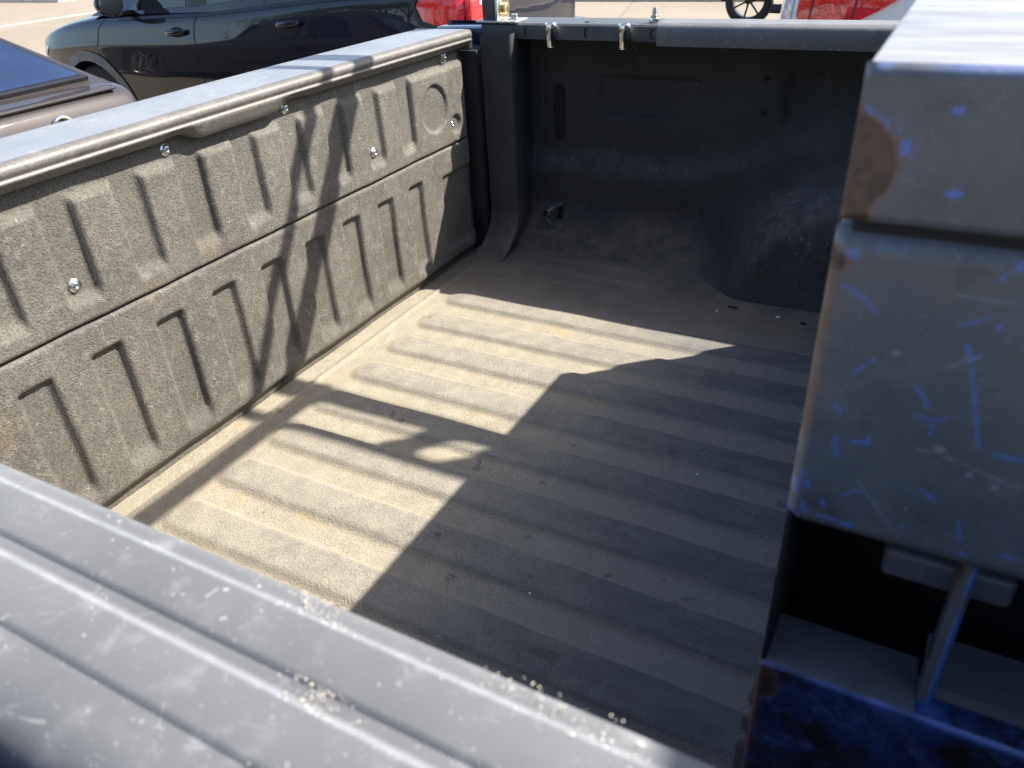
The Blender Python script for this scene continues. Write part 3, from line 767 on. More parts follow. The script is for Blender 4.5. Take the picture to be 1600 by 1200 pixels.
def base_wear(co, w):
    x, z = co[:, 0] - XF, co[:, 2]
    c = np.clip(1.6 - 1.6 * (((x - .004) / .012) ** 2 + ((z - .364) / .018) ** 2), 0, 1); w[:, 0] = c
    w[:, 0] = np.maximum(w[:, 0], .7 * np.clip(1 - x / .007, 0, 1) * (jit(co, 90, 3) > .35))
    w[:, 2] = np.maximum(w[:, 2], smooth(.374, .382, z) * smooth(.25, .7, jit(co, 80, 5)) * .8)
    for k, (a, b) in enumerate([((1300, 1085), (1420, 1190)), ((1260, 1080), (1310, 1130)), ((1350, 1140), (1440, 1110)), ((1480, 1110), (1560, 1190)), ((1390, 1130), (1430, 1180))]):
        d, t_ = seg_dist(co, px2xz(*a), px2xz(*b)); w[:, 1] = np.maximum(w[:, 1], .25 * np.clip(1.2 - d / .0008, 0, 1) * (.4 + jit(co, 250, k)))
def lid_fix(F):      # the lid's corner is knocked back a little towards its bottom
    z = F[..., 2]; F[..., 0] -= .0025 * smooth(.715, .68, z) * smooth(.03, .0, F[..., 0] - XF)
lid_o, lid_f = panel_box('lid', (XF, YF, .6735), (XB, YB, .7385), .005, BOXP, chest, lid_wear, None)
lid_o.data.materials.append(BOXT)
for p_ in lid_o.data.polygons: p_.material_index = 1 if p_.normal.z > .8 else 0  # upward faces get the paler colour that carries the glare
part('lid_seal', box_bm((XF + .006, YF + .006, .660), (XB - .006, YB - .006, .676), .001), VOID, chest)
panel_box('chest_body', (XF - .001, YF, .500), (XB, YB, .6695), .009, BOXP, chest, body_wear)
# stand below the chest: side walls, shelf flange, lower front
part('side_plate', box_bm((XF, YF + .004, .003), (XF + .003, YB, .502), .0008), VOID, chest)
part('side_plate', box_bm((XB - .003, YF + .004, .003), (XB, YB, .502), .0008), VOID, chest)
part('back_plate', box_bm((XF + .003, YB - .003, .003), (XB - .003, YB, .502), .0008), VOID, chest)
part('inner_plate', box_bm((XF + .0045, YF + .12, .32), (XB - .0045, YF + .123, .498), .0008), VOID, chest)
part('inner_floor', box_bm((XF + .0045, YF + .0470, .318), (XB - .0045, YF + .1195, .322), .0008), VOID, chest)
def shelf_wear(co, w):
    w[:, 1] = .25 * (RNG.random(len(co)) > .9)
shelf = part('shelf_flange', box_bm((XF + .003, YF + .0025, .3775), (1.082, YF + .0465, .3815), .0012), BOXP, chest); wear_attr(shelf.data, shelf_wear)
shelf2 = part('shelf_flange', prism_bm([(YF + .0025, .3775), (YF + .020, .3775), (YF + .024, .3850), (YF + .062, .3890), (YF + .062, .3860), (YF + .027, .3805), (YF + .023, .3725), (YF + .0025, .3735)], 0, 1.084, XB - .003), BOXP, chest); wear_attr(shelf2.data, shelf_wear)
panel_box('lower_front', (XF, YF, .004), (XB, YF + .02, .3812), .003, BOXL, chest, base_wear)
post = part('front_post', prism_bm([(1.0820, YF + .014), (1.0880, YF + .012), (1.0905, YF + .016), (1.0850, YF + .026), (1.0815, YF + .024)], 2, .379, .502), BOXP, chest)
def post_wear(co, w):
    w[:, 2] = .95 * (co[:, 0] > 1.088) ; w[:, 0] = .8 * (co[:, 2] > .47) * (co[:, 0] < 1.085)
t = bmesh.new(); t.from_mesh(post.data); bmesh.ops.subdivide_edges(t, edges=t.edges[:], cuts=6, use_grid_fill=True); t.to_mesh(post.data); t.free(); 
wear_attr(post.data, lambda co, w: (w.__setitem__((slice(None), 2), .9 * (co[:, 0] + chest.location.x * 0 > 1.0865) * (np.sin(co[:, 2] * 400) + np.sin(co[:, 2] * 173) > -.6)), w.__setitem__((slice(None), 0), .8 * (co[:, 2] > .475) * (co[:, 0] < 1.084))))
latch = part('latch_bar', box_bm((1.046, YF + .028, .4560), (1.112, YF + .046, .4760), .004, 3), BOXP, chest)
wear_attr(latch.data, lambda co, w: w.__setitem__((slice(None), 1), .0))
# torn edge strip beside the lower front, with two bite-shaped notches
t = bmesh.new(); row = []
for i in range(80):
    z = .376 - i * .0042; wd = .0010 + .0060 * float(smooth(.376, .285, z)) + .0003 * math.sin(i * 1.3)
    for zc, rc in ((.318, .0062), (.2885, .0062)):
        if abs(z - zc) < rc: wd -= .0048 * math.sqrt(1 - ((z - zc) / rc) ** 2)
    row.append((t.verts.new((XF + .0015, YF + .006, z)), t.verts.new((XF - wd * .5, YF + .009, z)), t.verts.new((XF - wd, YF + .012, z))))
for a, b in zip(row, row[1:]):
    for q in (0, 1): t.faces.new((a[q], a[q + 1], b[q + 1], b[q]))
r_ = bmesh.ops.extrude_face_region(t, geom=t.faces[:])
for v in [q for q in r_['geom'] if isinstance(q, bmesh.types.BMVert)]: v.co.y += .0015
fl_o = part('torn_edge_strip', t, DARKP, chest)

# ================================================================== LADDER RACK on the rails
rack = thing('ladder_rack', 'black steel ladder rack bolted to the bed rails behind the cab', 'ladder rack', (.75, -.39, .555))
H1, H2, RY = 1.36, 1.53, .440
def bar(name, a, b, bev=.003, mat=DARKP): return part(name, box_bm(a, b, bev), mat, rack)
XR0, XR1 = -.02, 1.62
for sg in (1, -1):
    yr = RY if sg > 0 else 2 * YC - RY
    b1 = bar('side_rail', (XR0, yr - .021, H1 - .019), (XR1, yr + .021, H1 + .019))
    bar('upper_rail', (XR0, yr - .011, H2 - .012), (XR1, yr + .011, H2 + .012))
    # gusset with an oval opening, above the front leg
    xa, xb = 1.355, 1.60
    t = bmesh.new(); N = 40
    ox, oz, ra, rb = 1.462, (H1 + H2) / 2 + .002, .050, .050
    out, inn = [], []
    for k in range(N):
        a = 2 * math.pi * (k + .5) / N; ca, sa = math.cos(a), math.sin(a)
        hw, hh = ((xb - ox) if ca > 0 else (ox - xa - .0)), (H2 - H1) / 2
        s_ = min(hw / max(abs(ca), 1e-6), hh / max(abs(sa), 1e-6)); ex = s_ * ca
        out.append((ox + ex, (H1 + H2) / 2 + s_ * sa)); inn.append((ox + ra * ca, oz + rb * sa))
    for y in (yr - .003, yr + .003):
        A = [t.verts.new((p, y, q)) for p, q in out]; B = [t.verts.new((p, y, q)) for p, q in inn]
        for k in range(N): j = (k + 1) % N; t.faces.new((A[k], A[j], B[j], B[k]))
    part('gusset', t, DARKP, rack, shade=False)
    for xl in (.0, 1.50):
        leg = bar('leg', (xl - .024, yr - .017, .5575), (xl + .020, yr + .019, H1 - .017))
        bar('leg_strut', (xl - .010, yr - .009, H1 + .018), (xl + .010, yr + .009, H2 - .010))
        bar('bracket', (xl + .020, yr - .030, .5585), (xl + .0255, yr + .030, .64), .001, BRKT)
        bar('foot_plate', (xl - .035, yr - .032, .5540), (xl + .075, yr + .032, .5590), .001, BRKT)
        bolt('bracket_bolt', (xl + .0255, yr, .583), .0125, .012, BRASS, rack, True, (1, 0, 0), False)
        bolt('foot_bolt', (xl + .055, yr, .5590), .0085, .012, STEEL, rack)
for xc in (1.032, ):
    bar('crossbar', (xc - .014, 2 * YC - RY - .02, H1 - .0135), (xc + .021, RY + .03, H1 + .0135))
bar('crossbar', (1.585, 2 * YC - RY - .02, H1 - .013), (1.615, RY + .03, H1 + .013))

# ================================================================== small litter on the bed floor
def scrap(name, p, sx, sy, sz, mat, label, cat, group=None, rot=0):
    t = bmesh.new(); n = 7
    top = [t.verts.new((sx * math.cos(2 * math.pi * k / n) * random.uniform(.6, 1), sy * math.sin(2 * math.pi * k / n) * random.uniform(.6, 1), sz * random.uniform(.5, 1))) for k in range(n)]
    bot = [t.verts.new((v.co.x * 1.05, v.co.y * 1.05, -.001)) for v in top]
    t.faces.new(top); t.faces.new(bot[::-1])
    for i in range(n): t.faces.new((top[i], bot[i], bot[(i + 1) % n], top[(i + 1) % n]))
    o = obj(name, bm_mesh(name, t), mat, shade=False); o.location = p; o.rotation_euler.z = rot
    o['label'] = label; o['category'] = cat
    if group: o['group'] = group
    return o
PAPER = mat_simple('white_scrap', (.75, .76, .78), .6)
TWIG = mat_simple('dark_sliver', (.02, .018, .016), .7)
scrap('paper_scrap', (.789, .223, .003), .007, .004, .003, PAPER, 'tiny white paper scrap on the bed floor beside the wheel housing', 'scrap')
scrap('wood_sliver', (.690, .232, .004), .017, .0022, .003, TWIG, 'thin dark wood sliver lying on the floor seam by the wheel housing', 'sliver', None, .05)
scrap('wood_chip', (.842, .214, .003), .008, .002, .003, TWIG, 'short dark chip on the floor beside the tool chest foot', 'chip', None, .0)
for x, y in ((.662, -.712), (.602, -.815), (.79, -.375), (.66, .205)):
    scrap('glass_chip', (x, y, .004 if y < .2 else .002), .0035, .002, .0025, PAPER, 'tiny pale chip lying on the dark shaded bed floor', 'chip', 'pale chips on the bed floor', random.random() * 3)
# sand grit on the near rail cap
t = bmesh.new()
for k in range(1100):
    f = random.random(); yy = -1.200 - .095 * f; xx = .838 + .075 * f * 1.0 + random.gauss(0, .0085)
    if random.random() < .3: xx = .95 + random.gauss(0, .02); yy = -1.215 + random.gauss(0, .012)
    if yy > -1.197: continue
    r = random.choice([.0002, .0002, .0003, .0003, .0004]); 
    m = Matrix.Translation((xx, yy, .5592 + r * .2 + .0025 * (0 if -1.237 > yy else 1) * 0)) @ Matrix.Diagonal((random.uniform(.7, 1.5), random.uniform(.7, 1.5), .8, 1))
    bmesh.ops.create_icosphere(t, subdivisions=1, radius=r, matrix=m)
o = obj('sand_grit', bm_mesh('sand_grit', t), GRIT); o['kind'] = 'stuff'; o['label'] = 'pale sand grit scattered on the near ribbed rail cap'; o['category'] = 'grit'
# ================================================================== PARKED VEHICLES
def bvh_of(o):
    dg = bpy.context.evaluated_depsgraph_get(); dg.update()
    bm = bmesh.new(); bm.from_mesh(o.data)
    bmesh.ops.transform(bm, matrix=Matrix.Translation(world_loc(o)), verts=bm.verts)
    t = BVHTree.FromBMesh(bm); bm.free(); return t
def world_loc(o):
    v = Vector((0, 0, 0))
    while o: v += o.location; o = o.parent
    return v
def side_hit(bv, x, z, side, yfar):
    h = bv.ray_cast(Vector((x, yfar, z)), Vector((0, -side, 0)))
    return h[0] if h[0] is not None else None
def side_strip(name, bv, pts, side, yfar, wid, off, mat, parent, closed=False):
    """thin strip that follows the body side along a polyline of (x, z)"""
    res = []
    for (xa, za), (xb, zb) in zip(pts, pts[1:]):
        n = max(2, int(math.hypot(xb - xa, zb - za) / .04))
        for k in range(n): res.append((xa + (xb - xa) * k / n, za + (zb - za) * k / n))
    res.append(pts[-1])
    t = bmesh.new(); prev = None
    for i, (x, z) in enumerate(res):
        a = res[max(i - 1, 0)]; b = res[min(i + 1, len(res) - 1)]; d = Vector((b[0] - a[0], b[1] - a[1])).normalized(); nx, nz = -d.y * wid / 2, d.x * wid / 2
        h1 = side_hit(bv, x + nx, z + nz, side, yfar); h2 = side_hit(bv, x - nx, z - nz, side, yfar)
        if h1 is None or h2 is None: prev = None; continue
        cur = (t.verts.new(h1 + Vector((0, side * off, 0))), t.verts.new(h2 + Vector((0, side * off, 0))))
        if prev: t.faces.new((prev[0], prev[1], cur[1], cur[0]))
        prev = cur
    return part(name, t, mat, parent)
def side_patch(name, bv, outline, side, yfar, off, mat, parent, thick=.006, res=14):
    """panel of given outline (x,z) laid on the body side"""
    t = bmesh.new(); t.faces.new([t.verts.new((x, 0, z)) for x, z in outline])
    bmesh.ops.triangulate(t, faces=t.faces[:]); bmesh.ops.subdivide_edges(t, edges=t.edges[:], cuts=3, use_grid_fill=True)
    for v in t.verts:
        h = side_hit(bv, v.co.x, v.co.z, side, yfar)
        if h is None: h = side_hit(bv, v.co.x, v.co.z - .05, side, yfar)
        v.co.y = h.y + side * off if h is not None else 0
    bad = [v for v in t.verts if v.co.y == 0]
    if bad: bmesh.ops.delete(t, geom=bad, context='VERTS')
    r = bmesh.ops.extrude_face_region(t, geom=t.faces[:])
    for v in [q for q in r['geom'] if isinstance(q, bmesh.types.BMVert)]: v.co.y -= side * (off + thick)
    return part(name, t, mat, parent, .5)
def handle(bv, x, z, side, yfar, parent, mat, L=.20, flip=1):
    h = side_hit(bv, x, z, side, yfar); y = h.y
    rec = []
    for k in range(20):
        a = 2 * math.pi * k / 20; rec.append((x + .075 * math.cos(a), z + .034 * math.sin(a)))
    side_patch('handle_recess', bv, rec, side, yfar, .002, VOID, parent, .002)
    t = bmesh.new(); N = 17; rings = []
    for i in range(N):
        u = -1 + 2 * i / (N - 1); xx = x + u * L / 2
        yy = y + side * (.010 + .032 * math.sqrt(max(0, 1 - u * u * .92)))
        hgt = .018 * (1 - abs(u) ** 6) ** .5 + .002; wd = .010
        zz = z + .010 * u * flip
        rings.append([t.verts.new((xx, yy + side * wd * math.sin(a), zz + hgt * math.cos(a))) for a in [2 * math.pi * k / 12 for k in range(12)]])
    for a, b in zip(rings, rings[1:]):
        for k in range(12): t.faces.new((a[k], a[(k + 1) % 12], b[(k + 1) % 12], b[k]))
    t.faces.new(rings[0]); t.faces.new(rings[-1])
    return part('door_handle', t, mat, parent, .9)

def greenhouse(name, parent, mat, sts, auto=.35):
    """sts: list of (x_base, x_top, z_base, z_top, half_base, half_top); lofted front to rear"""
    rows = []
    for (xb, xt, zb, zt, wb, wt, yc_) in sts:
        rows.append([(xb, yc_ - wb, zb), (xt, yc_ - wt - .02, zt - .07), (xt, yc_ - wt + .04, zt - .012), (xt, yc_, zt + .015), (xt, yc_ + wt - .04, zt - .012), (xt, yc_ + wt + .02, zt - .07), (xb, yc_ + wb, zb), (xb, yc_, zb)])
    return loft(name, rows, mat, parent, 0, auto)
def gh_y(z, zb, zt, wb, wt):      # half width of the greenhouse side at height z
    return wb + (wt + .02 - wb) * (z - zb) / (zt - .07 - zb)
def window(name, pts, yfun, side, yc_, mat, parent, off=.004, frame=None, seg=6):
    """side window with small frame; pts (x,z)"""
    t = bmesh.new()
    vs = [t.verts.new((x, yc_ + side * (yfun(x, z) + off), z)) for x, z in pts]; f = t.faces.new(vs)
    r = bmesh.ops.extrude_face_region(t, geom=[f])
    for v in [q for q in r['geom'] if isinstance(q, bmesh.types.BMVert)]: v.co.y -= side * (off + .01)
    return part(name, t, mat, parent, .3, False)

# ------------------------------------------------------------------ dark SUV parked beyond
def build_suv():
    yc_ = 3.69; G = -.8
    root = thing('parked_suv', 'glossy blue-black compact SUV with red tail lamp parked beyond the tailgate', 'SUV', (-3.7, yc_, G))
    spec = [(-5.945, .42, -.42, -.10, -.05), (-5.90, .62, -.50, -.04, .02), (-5.80, .775, -.54, .035, .10), (-5.62, .845, -.55, .085, .165), (-5.38, .875, -.55, .150, .225), (-5.0, .885, -.55, .205, .285), (-4.7, .885, -.55, .222, .31),
            (-4.2, .885, -.55, .243, .30), (-3.7, .885, -.55, .262, .31), (-3.2, .885, -.55, .305, .34), (-2.65, .885, -.55, .352, .38), (-2.2, .880, -.54, .385, .41), (-1.85, .865, -.52, .395, .42), (-1.68, .835, -.50, .385, .41), (-1.585, .78, -.46, .36, .385), (-1.555, .60, -.42, .32, .34)]
    body = loft('body', [section(a, yc_, b, c, d, e, -.10) for a, b, c, d, e in spec], SUVP, root, 2)
    for v in body.data.vertices:                                   # pressed crease along the doors
        z = v.co.z; x = v.co.x; yy = v.co.y - yc_
        if abs(yy) > .8:
            c = .0 + .045 * (x + 4.2)
            v.co.y += math.copysign(.016 * math.exp(-((z - c - .02) / .05) ** 2) - .012 * math.exp(-((z - c + .10) / .08) ** 2), yy)
    cut(body, [cyl_bm((xw, yc_ + s_ * .66, -.46), (xw, yc_ + s_ * 1.2, -.46), .365, 48) for xw in (-5.08, -2.46) for s_ in (-1, 1)])
    # greenhouse
    zb_, zt_, wb_, wt_ = .19, .72, .835, .63
    roof = greenhouse('roof', root, SUVP, [(-4.95, -4.10, .22, .69, .83, .68, yc_), (-4.6, -3.9, .235, .735, .835, .72, yc_), (-3.6, -3.4, .26, .755, .835, .73, yc_), (-2.6, -2.6, .34, .745, .83, .73, yc_), (-1.75, -1.95, .385, .69, .80, .69, yc_)])
    bv = bvh_of(body); bvr = bvh_of(roof); yf = 1.0
    def yroof(x, z):
        h = side_hit(bvr, x, z, -1, yf); return (yc_ - h.y) if h is not None else .8
    for side in (-1, 1):
        yfar = yc_ + side * 3
        for pts in ([(-4.50, .262), (-3.885, .292), (-3.86, .615), (-4.08, .615)], [(-3.66, .305), (-2.86, .375), (-2.80, .40), (-2.83, .615), (-3.66, .625)], [(-2.66, .410), (-2.25, .46), (-2.35, .61), (-2.66, .615)]):
            window('side_window', pts, yroof, side, yc_, GLASS, root)
        # belt moulding and pillar trim
        side_strip('belt_moulding', bv, [(-4.62, .205), (-4.2, .226), (-3.7, .243), (-3.2, .285), (-2.65, .331), (-2.3, .355)], side, yfar, .022, .004, TRIM, root)
        for pts in ([(-3.86, .29), (-3.69, .30), (-3.68, .62), (-3.84, .62)],):
            window('pillar_trim', pts, yroof, side, yc_, TRIM, root, .003)
        side_strip('door_seam', bv, [(-3.76, .245), (-3.80, .19), (-3.815, .13), (-3.815, .0), (-3.815, -.3)], side, yfar, .007, .0016, VOID, root)
        side_strip('door_seam', bv, [(-4.78, .20), (-4.86, .14), (-4.90, .02), (-4.90, -.3)], side, yfar, .007, .0016, VOID, root)
        side_strip('door_seam', bv, [(-2.655, .335), (-2.655, -.02), (-2.78, -.12), (-2.84, -.3)], side, yfar, .007, .0016, VOID, root)
        handle(bv, -3.985, .130, side, yfar, root, SUVP); handle(bv, -2.90, .200, side, yfar, root, SUVP, .21)
        # arch cladding
        for xw in (-5.08, -2.46):
            pts = [(xw + .405 * math.cos(a), -.46 + .405 * math.sin(a)) for a in [math.radians(172 - 164 * k / 30) for k in range(31)]]
            side_strip('arch_cladding', bv, pts, side, yfar, .075, .008, CLAD, root)
            wheel(root, (xw, yc_ + side * .845, -.46), .335, .22, side, 5, True)
        side_strip('sill_cladding', bv, [(-4.66, -.47), (-2.86, -.47)], side, yfar, .10, .010, CLAD, root)
        # tail lamp: wraps from the side to the rear
        o1 = [(-1.90, .300), (-1.86, .225), (-1.74, .190), (-1.62, .185), (-1.60, .36), (-1.72, .372), (-1.87, .368)]
        side_patch('tail_lamp', bv, o1, side, yfar, .010, RED, root, .02)
        ring = [(-1.935, .305), (-1.89, .200), (-1.75, .160), (-1.60, .155), (-1.60, .175), (-1.74, .182), (-1.868, .217), (-1.912, .302), (-1.885, .378), (-1.915, .383)]
        side_patch('lamp_surround', bv, ring, side, yfar, .007, TRIM, root, .01)
        # door mirror
        mx, mz = -4.47, .325
        sh = lathe_bm([(.001, -.075), (.050, -.066), (.080, -.035), (.088, 0), (.084, .02), (.001, .02)], (0, 0, 0), (1, 0, 0), 24)
        bmesh.ops.transform(sh, matrix=Matrix.Translation((mx, yc_ + side * 1.00, mz)) @ Matrix.Diagonal((1.0, 1.25, .95, 1)), verts=sh.verts)
        part('door_mirror', sh, SUVP, root, 1.0)
        gl = lathe_bm([(.078, 0), (.070, .004), (.001, .004)], (0, 0, 0), (1, 0, 0), 24); bmesh.ops.transform(gl, matrix=Matrix.Translation((mx + .0205, yc_ + side * 1.00, mz)) @ Matrix.Diagonal((1, 1.25, .95, 1)), verts=gl.verts)
        part('mirror_glass', gl, GLASS, root)
        part('mirror_stalk', box_bm((mx - .04, yc_ + side * .97 - .14, mz - .085), (mx + .02, yc_ + side * .97 + .03 - .0, mz - .055), .008), TRIM, root) if side > 0 else part('mirror_stalk', box_bm((mx - .04, yc_ - 1.0, mz - .085), (mx + .02, yc_ - .83, mz - .055), .008), TRIM, root)
    # rear: hatch glass, lamps on the rear face, bumper, plate recess
    part('rear_lamp', box_bm((-1.60, yc_ - .80, .185), (-1.558, yc_ - .42, .355), .014, 3), RED, root)
    part('rear_lamp', box_bm((-1.60, yc_ + .42, .185), (-1.558, yc_ + .80, .355), .014, 3), RED, root)
    for sg in (-1, 1): part('reversing_lens', box_bm((-1.575, yc_ + sg * .60 - .10, .290), (-1.553, yc_ + sg * .60 + .10, .345), .006), CLEAR, root)
    part('rear_bumper', box_bm((-1.66, yc_ - .80, -.42), (-1.50, yc_ + .80, .05), .05, 4), SUVP, root)
    part('rear_window', prism_bm([(yc_ - .62, .42), (yc_ + .62, .42), (yc_ + .52, .64), (yc_ - .52, .64)], 0, -1.80, -1.735, .01), GLASS, root)
    part('windscreen', prism_bm([(-4.93, .25), (-4.13, .655), (-4.11, .645), (-4.90, .235)], 1, yc_ - .62, yc_ + .62), GLASS, root)
    for sg in (-1, 1): side_patch('head_lamp', bv, [(-5.84, -.09), (-5.66, -.08), (-5.58, -.01), (-5.70, .02), (-5.84, -.0)], sg, yc_ + sg * 3, .006, CLEAR, root, .02)
build_suv()

# ------------------------------------------------------------------ grey sedan right behind the tailgate
def build_sedan():
    yc_ = .12; G = -.8
    root = thing('parked_sedan', 'grey-brown metallic sedan with rear window coloured like the reflected sky parked behind the tailgate', 'sedan', (-4.2, yc_, G))
    spec = [(-2.03, .60, -.50, -.10, -.08), (-2.05, .80, -.56, .02, .04), (-2.09, .855, -.58, .145, .16), (-2.145, .872, -.58, .193, .205), (-2.30, .885, -.58, .212, .228), (-2.6, .895, -.58, .225, .25), (-3.2, .90, -.58, .215, .26), (-4.2, .90, -.58, .20, .25), (-5.0, .90, -.58, .19, .25), (-5.6, .89, -.58, .15, .22), (-6.2, .87, -.56, .08, .15), (-6.5, .80, -.52, .0, .05), (-6.62, .62, -.48, -.10, -.06)]
    body = loft('body', [section(a, yc_, b, c, d, e, -.12) for a, b, c, d, e in spec], SILV, root, 2)
    cut(body, [cyl_bm((xw, yc_ + s_ * .66, -.38), (xw, yc_ + s_ * 1.3, -.38), .36, 48) for xw in (-2.95, -5.72) for s_ in (-1, 1)])
    roof = greenhouse('roof', root, SILV, [(-2.215, -3.10, .20, .60, .80, .58, yc_), (-2.65, -3.30, .205, .625, .80, .59, yc_), (-3.8, -3.8, .19, .64, .80, .58, yc_), (-4.4, -4.2, .18, .62, .80, .57, yc_), (-5.15, -4.45, .18, .57, .78, .54, yc_)])
    bv = bvh_of(body); bvr = bvh_of(roof)
    def yroof(x, z):
        h = side_hit(bvr, x, z, 1, yc_ + 4); return (h.y - yc_) if h is not None else .7
    # rear window: slab on the sloping tail of the roof
    def slope(x): return .20 + (x + 2.215) / (-3.10 + 2.215) * (.53 - .20)
    t = bmesh.new(); pts = [(-2.275, -.72), (-2.275, .72), (-3.02, .575), (-3.02, -.575)]
    nrm = Vector((.45, 0, .9)).normalized()
    for inset, mat, nm, off in ((0, TRIM, 'window_seal', .010), (.028, BGLASS, 'rear_window', .0135)):
        t = bmesh.new(); vs = []
        for x, y in pts:
            xx = x - inset if x > -2.7 else x + inset; yy = y - math.copysign(inset, y)
            z = slope(xx) + .012
            vs.append(t.verts.new(Vector((xx, yc_ + yy, z)) + nrm * off))
        f = t.faces.new(vs); r = bmesh.ops.extrude_face_region(t, geom=[f])
        for v in [q for q in r['geom'] if isinstance(q, bmesh.types.BMVert)]: v.co -= nrm * (.03 + off)
        part(nm, t, mat, root, .4, False)
    # rear face: trunk seam, lamp, chrome ring badge
    part('trunk_spoiler', prism_bm([(-2.20, .205), (-2.115, .204), (-2.105, .196), (-2.118, .185), (-2.20, .19)], 1, yc_ - .74, yc_ + .74, .002), SILV, root)
    for sg in (-1, 1):
        ya, yb = sorted((yc_ + sg * .50, yc_ + sg * .835)); part('tail_lamp', box_bm((-2.16, ya, -.16), (-2.055, yb, -.03), .02, 3), RED, root)
        for pts_ in ([(-3.0, .275), (-3.65, .265), (-3.65, .53), (-3.30, .53)], [(-3.75, .262), (-4.75, .25), (-4.30, .53), (-3.75, .535)]):
            window('side_window', pts_, yroof, sg, yc_, GLASS, root)
        yfar = yc_ + sg * 4
        side_strip('door_seam', bv, [(-3.70, .18), (-3.72, -.3)], sg, yfar, .007, .0016, VOID, root); side_strip('door_seam', bv, [(-4.82, .17), (-4.86, -.3)], sg, yfar, .007, .0016, VOID, root)
        handle(bv, -3.55, .09, sg, yfar, root, SILV); handle(bv, -4.60, .08, sg, yfar, root, SILV)
        for xw in (-2.95, -5.72): wheel(root, (xw, yc_ + sg * .87, -.375), .335, .21, sg, 5, True)
    N = 28; ring = [(-2.066 + .0 * k, .50 + .050 * math.cos(2 * math.pi * k / N), .085 + .050 * math.sin(2 * math.pi * k / N)) for k in range(N + 1)]
    part('ring_badge', tube_bm(ring, .008, 8), CHROME, root)
    part('head_lamp', box_bm((-6.58, yc_ - .76, -.08), (-6.35, yc_ - .45, .02), .03), CLEAR, root); part('head_lamp', box_bm((-6.58, yc_ + .45, -.08), (-6.35, yc_ + .76, .02), .03), CLEAR, root)
    part('windscreen', prism_bm([(-5.10, .225), (-4.50, .535), (-4.48, .525), (-5.08, .205)], 1, yc_ - .60, yc_ + .60), GLASS, root)
    root.location += Vector((-.55, .40, -.075))
build_sedan()

# ------------------------------------------------------------------ white car beyond the far rail
def build_white():
    yc_ = 3.80; G = -.8
    root = thing('parked_white_car', 'white hatchback with large wedge-shaped red tail lamp parked beyond the bed rail', 'hatchback', (2.3, yc_, G))
    spec = [(.13, .55, -.42, .20, .24), (.15, .76, -.50, .30, .34), (.21, .84, -.55, .385, .42), (.40, .885, -.56, .42, .46), (.9, .90, -.56, .41, .45), (1.8, .90, -.56, .36, .40), (2.6, .90, -.56, .30, .36), (3.3, .90, -.56, .26, .34), (3.9, .885, -.56, .20, .28), (4.3, .85, -.54, .08, .17), (4.5, .70, -.48, -.05, .0)]
    body = loft('body', [section(a, yc_, b, c, d, e, -.05) for a, b, c, d, e in spec], WHITE, root, 2)
    cut(body, [cyl_bm((xw, yc_ + s_ * .66, -.47), (xw, yc_ + s_ * 1.3, -.47), .36, 48) for xw in (.95, 3.55) for s_ in (-1, 1)])
    roof = greenhouse('roof', root, WHITE, [(.22, .55, .38, .72, .80, .58, yc_), (.8, .9, .39, .76, .83, .62, yc_), (1.9, 1.9, .34, .77, .83, .63, yc_), (2.6, 2.3, .28, .74, .83, .62, yc_), (3.4, 2.6, .25, .68, .82, .58, yc_)])
    bv = bvh_of(body); bvr = bvh_of(roof)
    def yroof(x, z):
        h = side_hit(bvr, x, z, -1, 1.0); return (yc_ - h.y) if h is not None else .8
    for sg in (-1, 1):
        yfar = yc_ + sg * 3
        lamp = side_patch('tail_lamp', bv, [(.262, .405), (.258, .25), (.285, .215), (.40, .208), (.545, .236), (.64, .285), (.74, .35), (.80, .395)], sg, yfar, .012, RED, root, .02)
        side_patch('lamp_reflector', bv, [(.36, .30), (.345, .262), (.37, .228), (.43, .228), (.47, .25), (.46, .29), (.42, .31)], sg, yfar, .016, mat_simple('pale_red_reflector', (.75, .12, .10), .25, nscale=90, var=.5), root, .008)
        for xx in (.322, .52): side_strip('lamp_rib', bv, [(xx, .23), (xx + .012, .36)], sg, yfar, .010, .0145, mat_simple('dark_red_rib', (.16, .01, .015), .2), root)
        side_patch('clear_lens', bv, [(.168, .335), (.180, .21), (.225, .185), (.235, .35), (.215, .375)], sg, yfar, .010, CLEAR, root, .02)
        for pts_ in ([(.75, .44), (1.55, .415), (1.55, .655), (.95, .655)], [(1.68, .41), (2.75, .36), (2.35, .655), (1.68, .66)]):
            window('side_window', pts_, yroof, sg, yc_, GLASS, root)
        side_strip('door_seam', bv, [(1.62, .33), (1.62, -.3)], sg, yfar, .007, .0016, VOID, root); side_strip('door_seam', bv, [(2.85, .24), (2.88, -.3)], sg, yfar, .007, .0016, VOID, root)
        handle(bv, 1.42, .21, sg, yfar, root, WHITE); handle(bv, 2.55, .15, sg, yfar, root, WHITE)
        for xw in (.95, 3.55): wheel(root, (xw, yc_ + sg * .865, -.47), .33, .21, sg, 5, True)
    part('rear_window', prism_bm([(yc_ - .60, .43), (yc_ + .60, .43), (yc_ + .5, .66), (yc_ - .5, .66)], 0, .27, .40, .01), GLASS, root)
    part('windscreen', prism_bm([(3.33, .285), (2.63, .63), (2.61, .62), (3.30, .27)], 1, yc_ - .62, yc_ + .62), GLASS, root)
build_white()

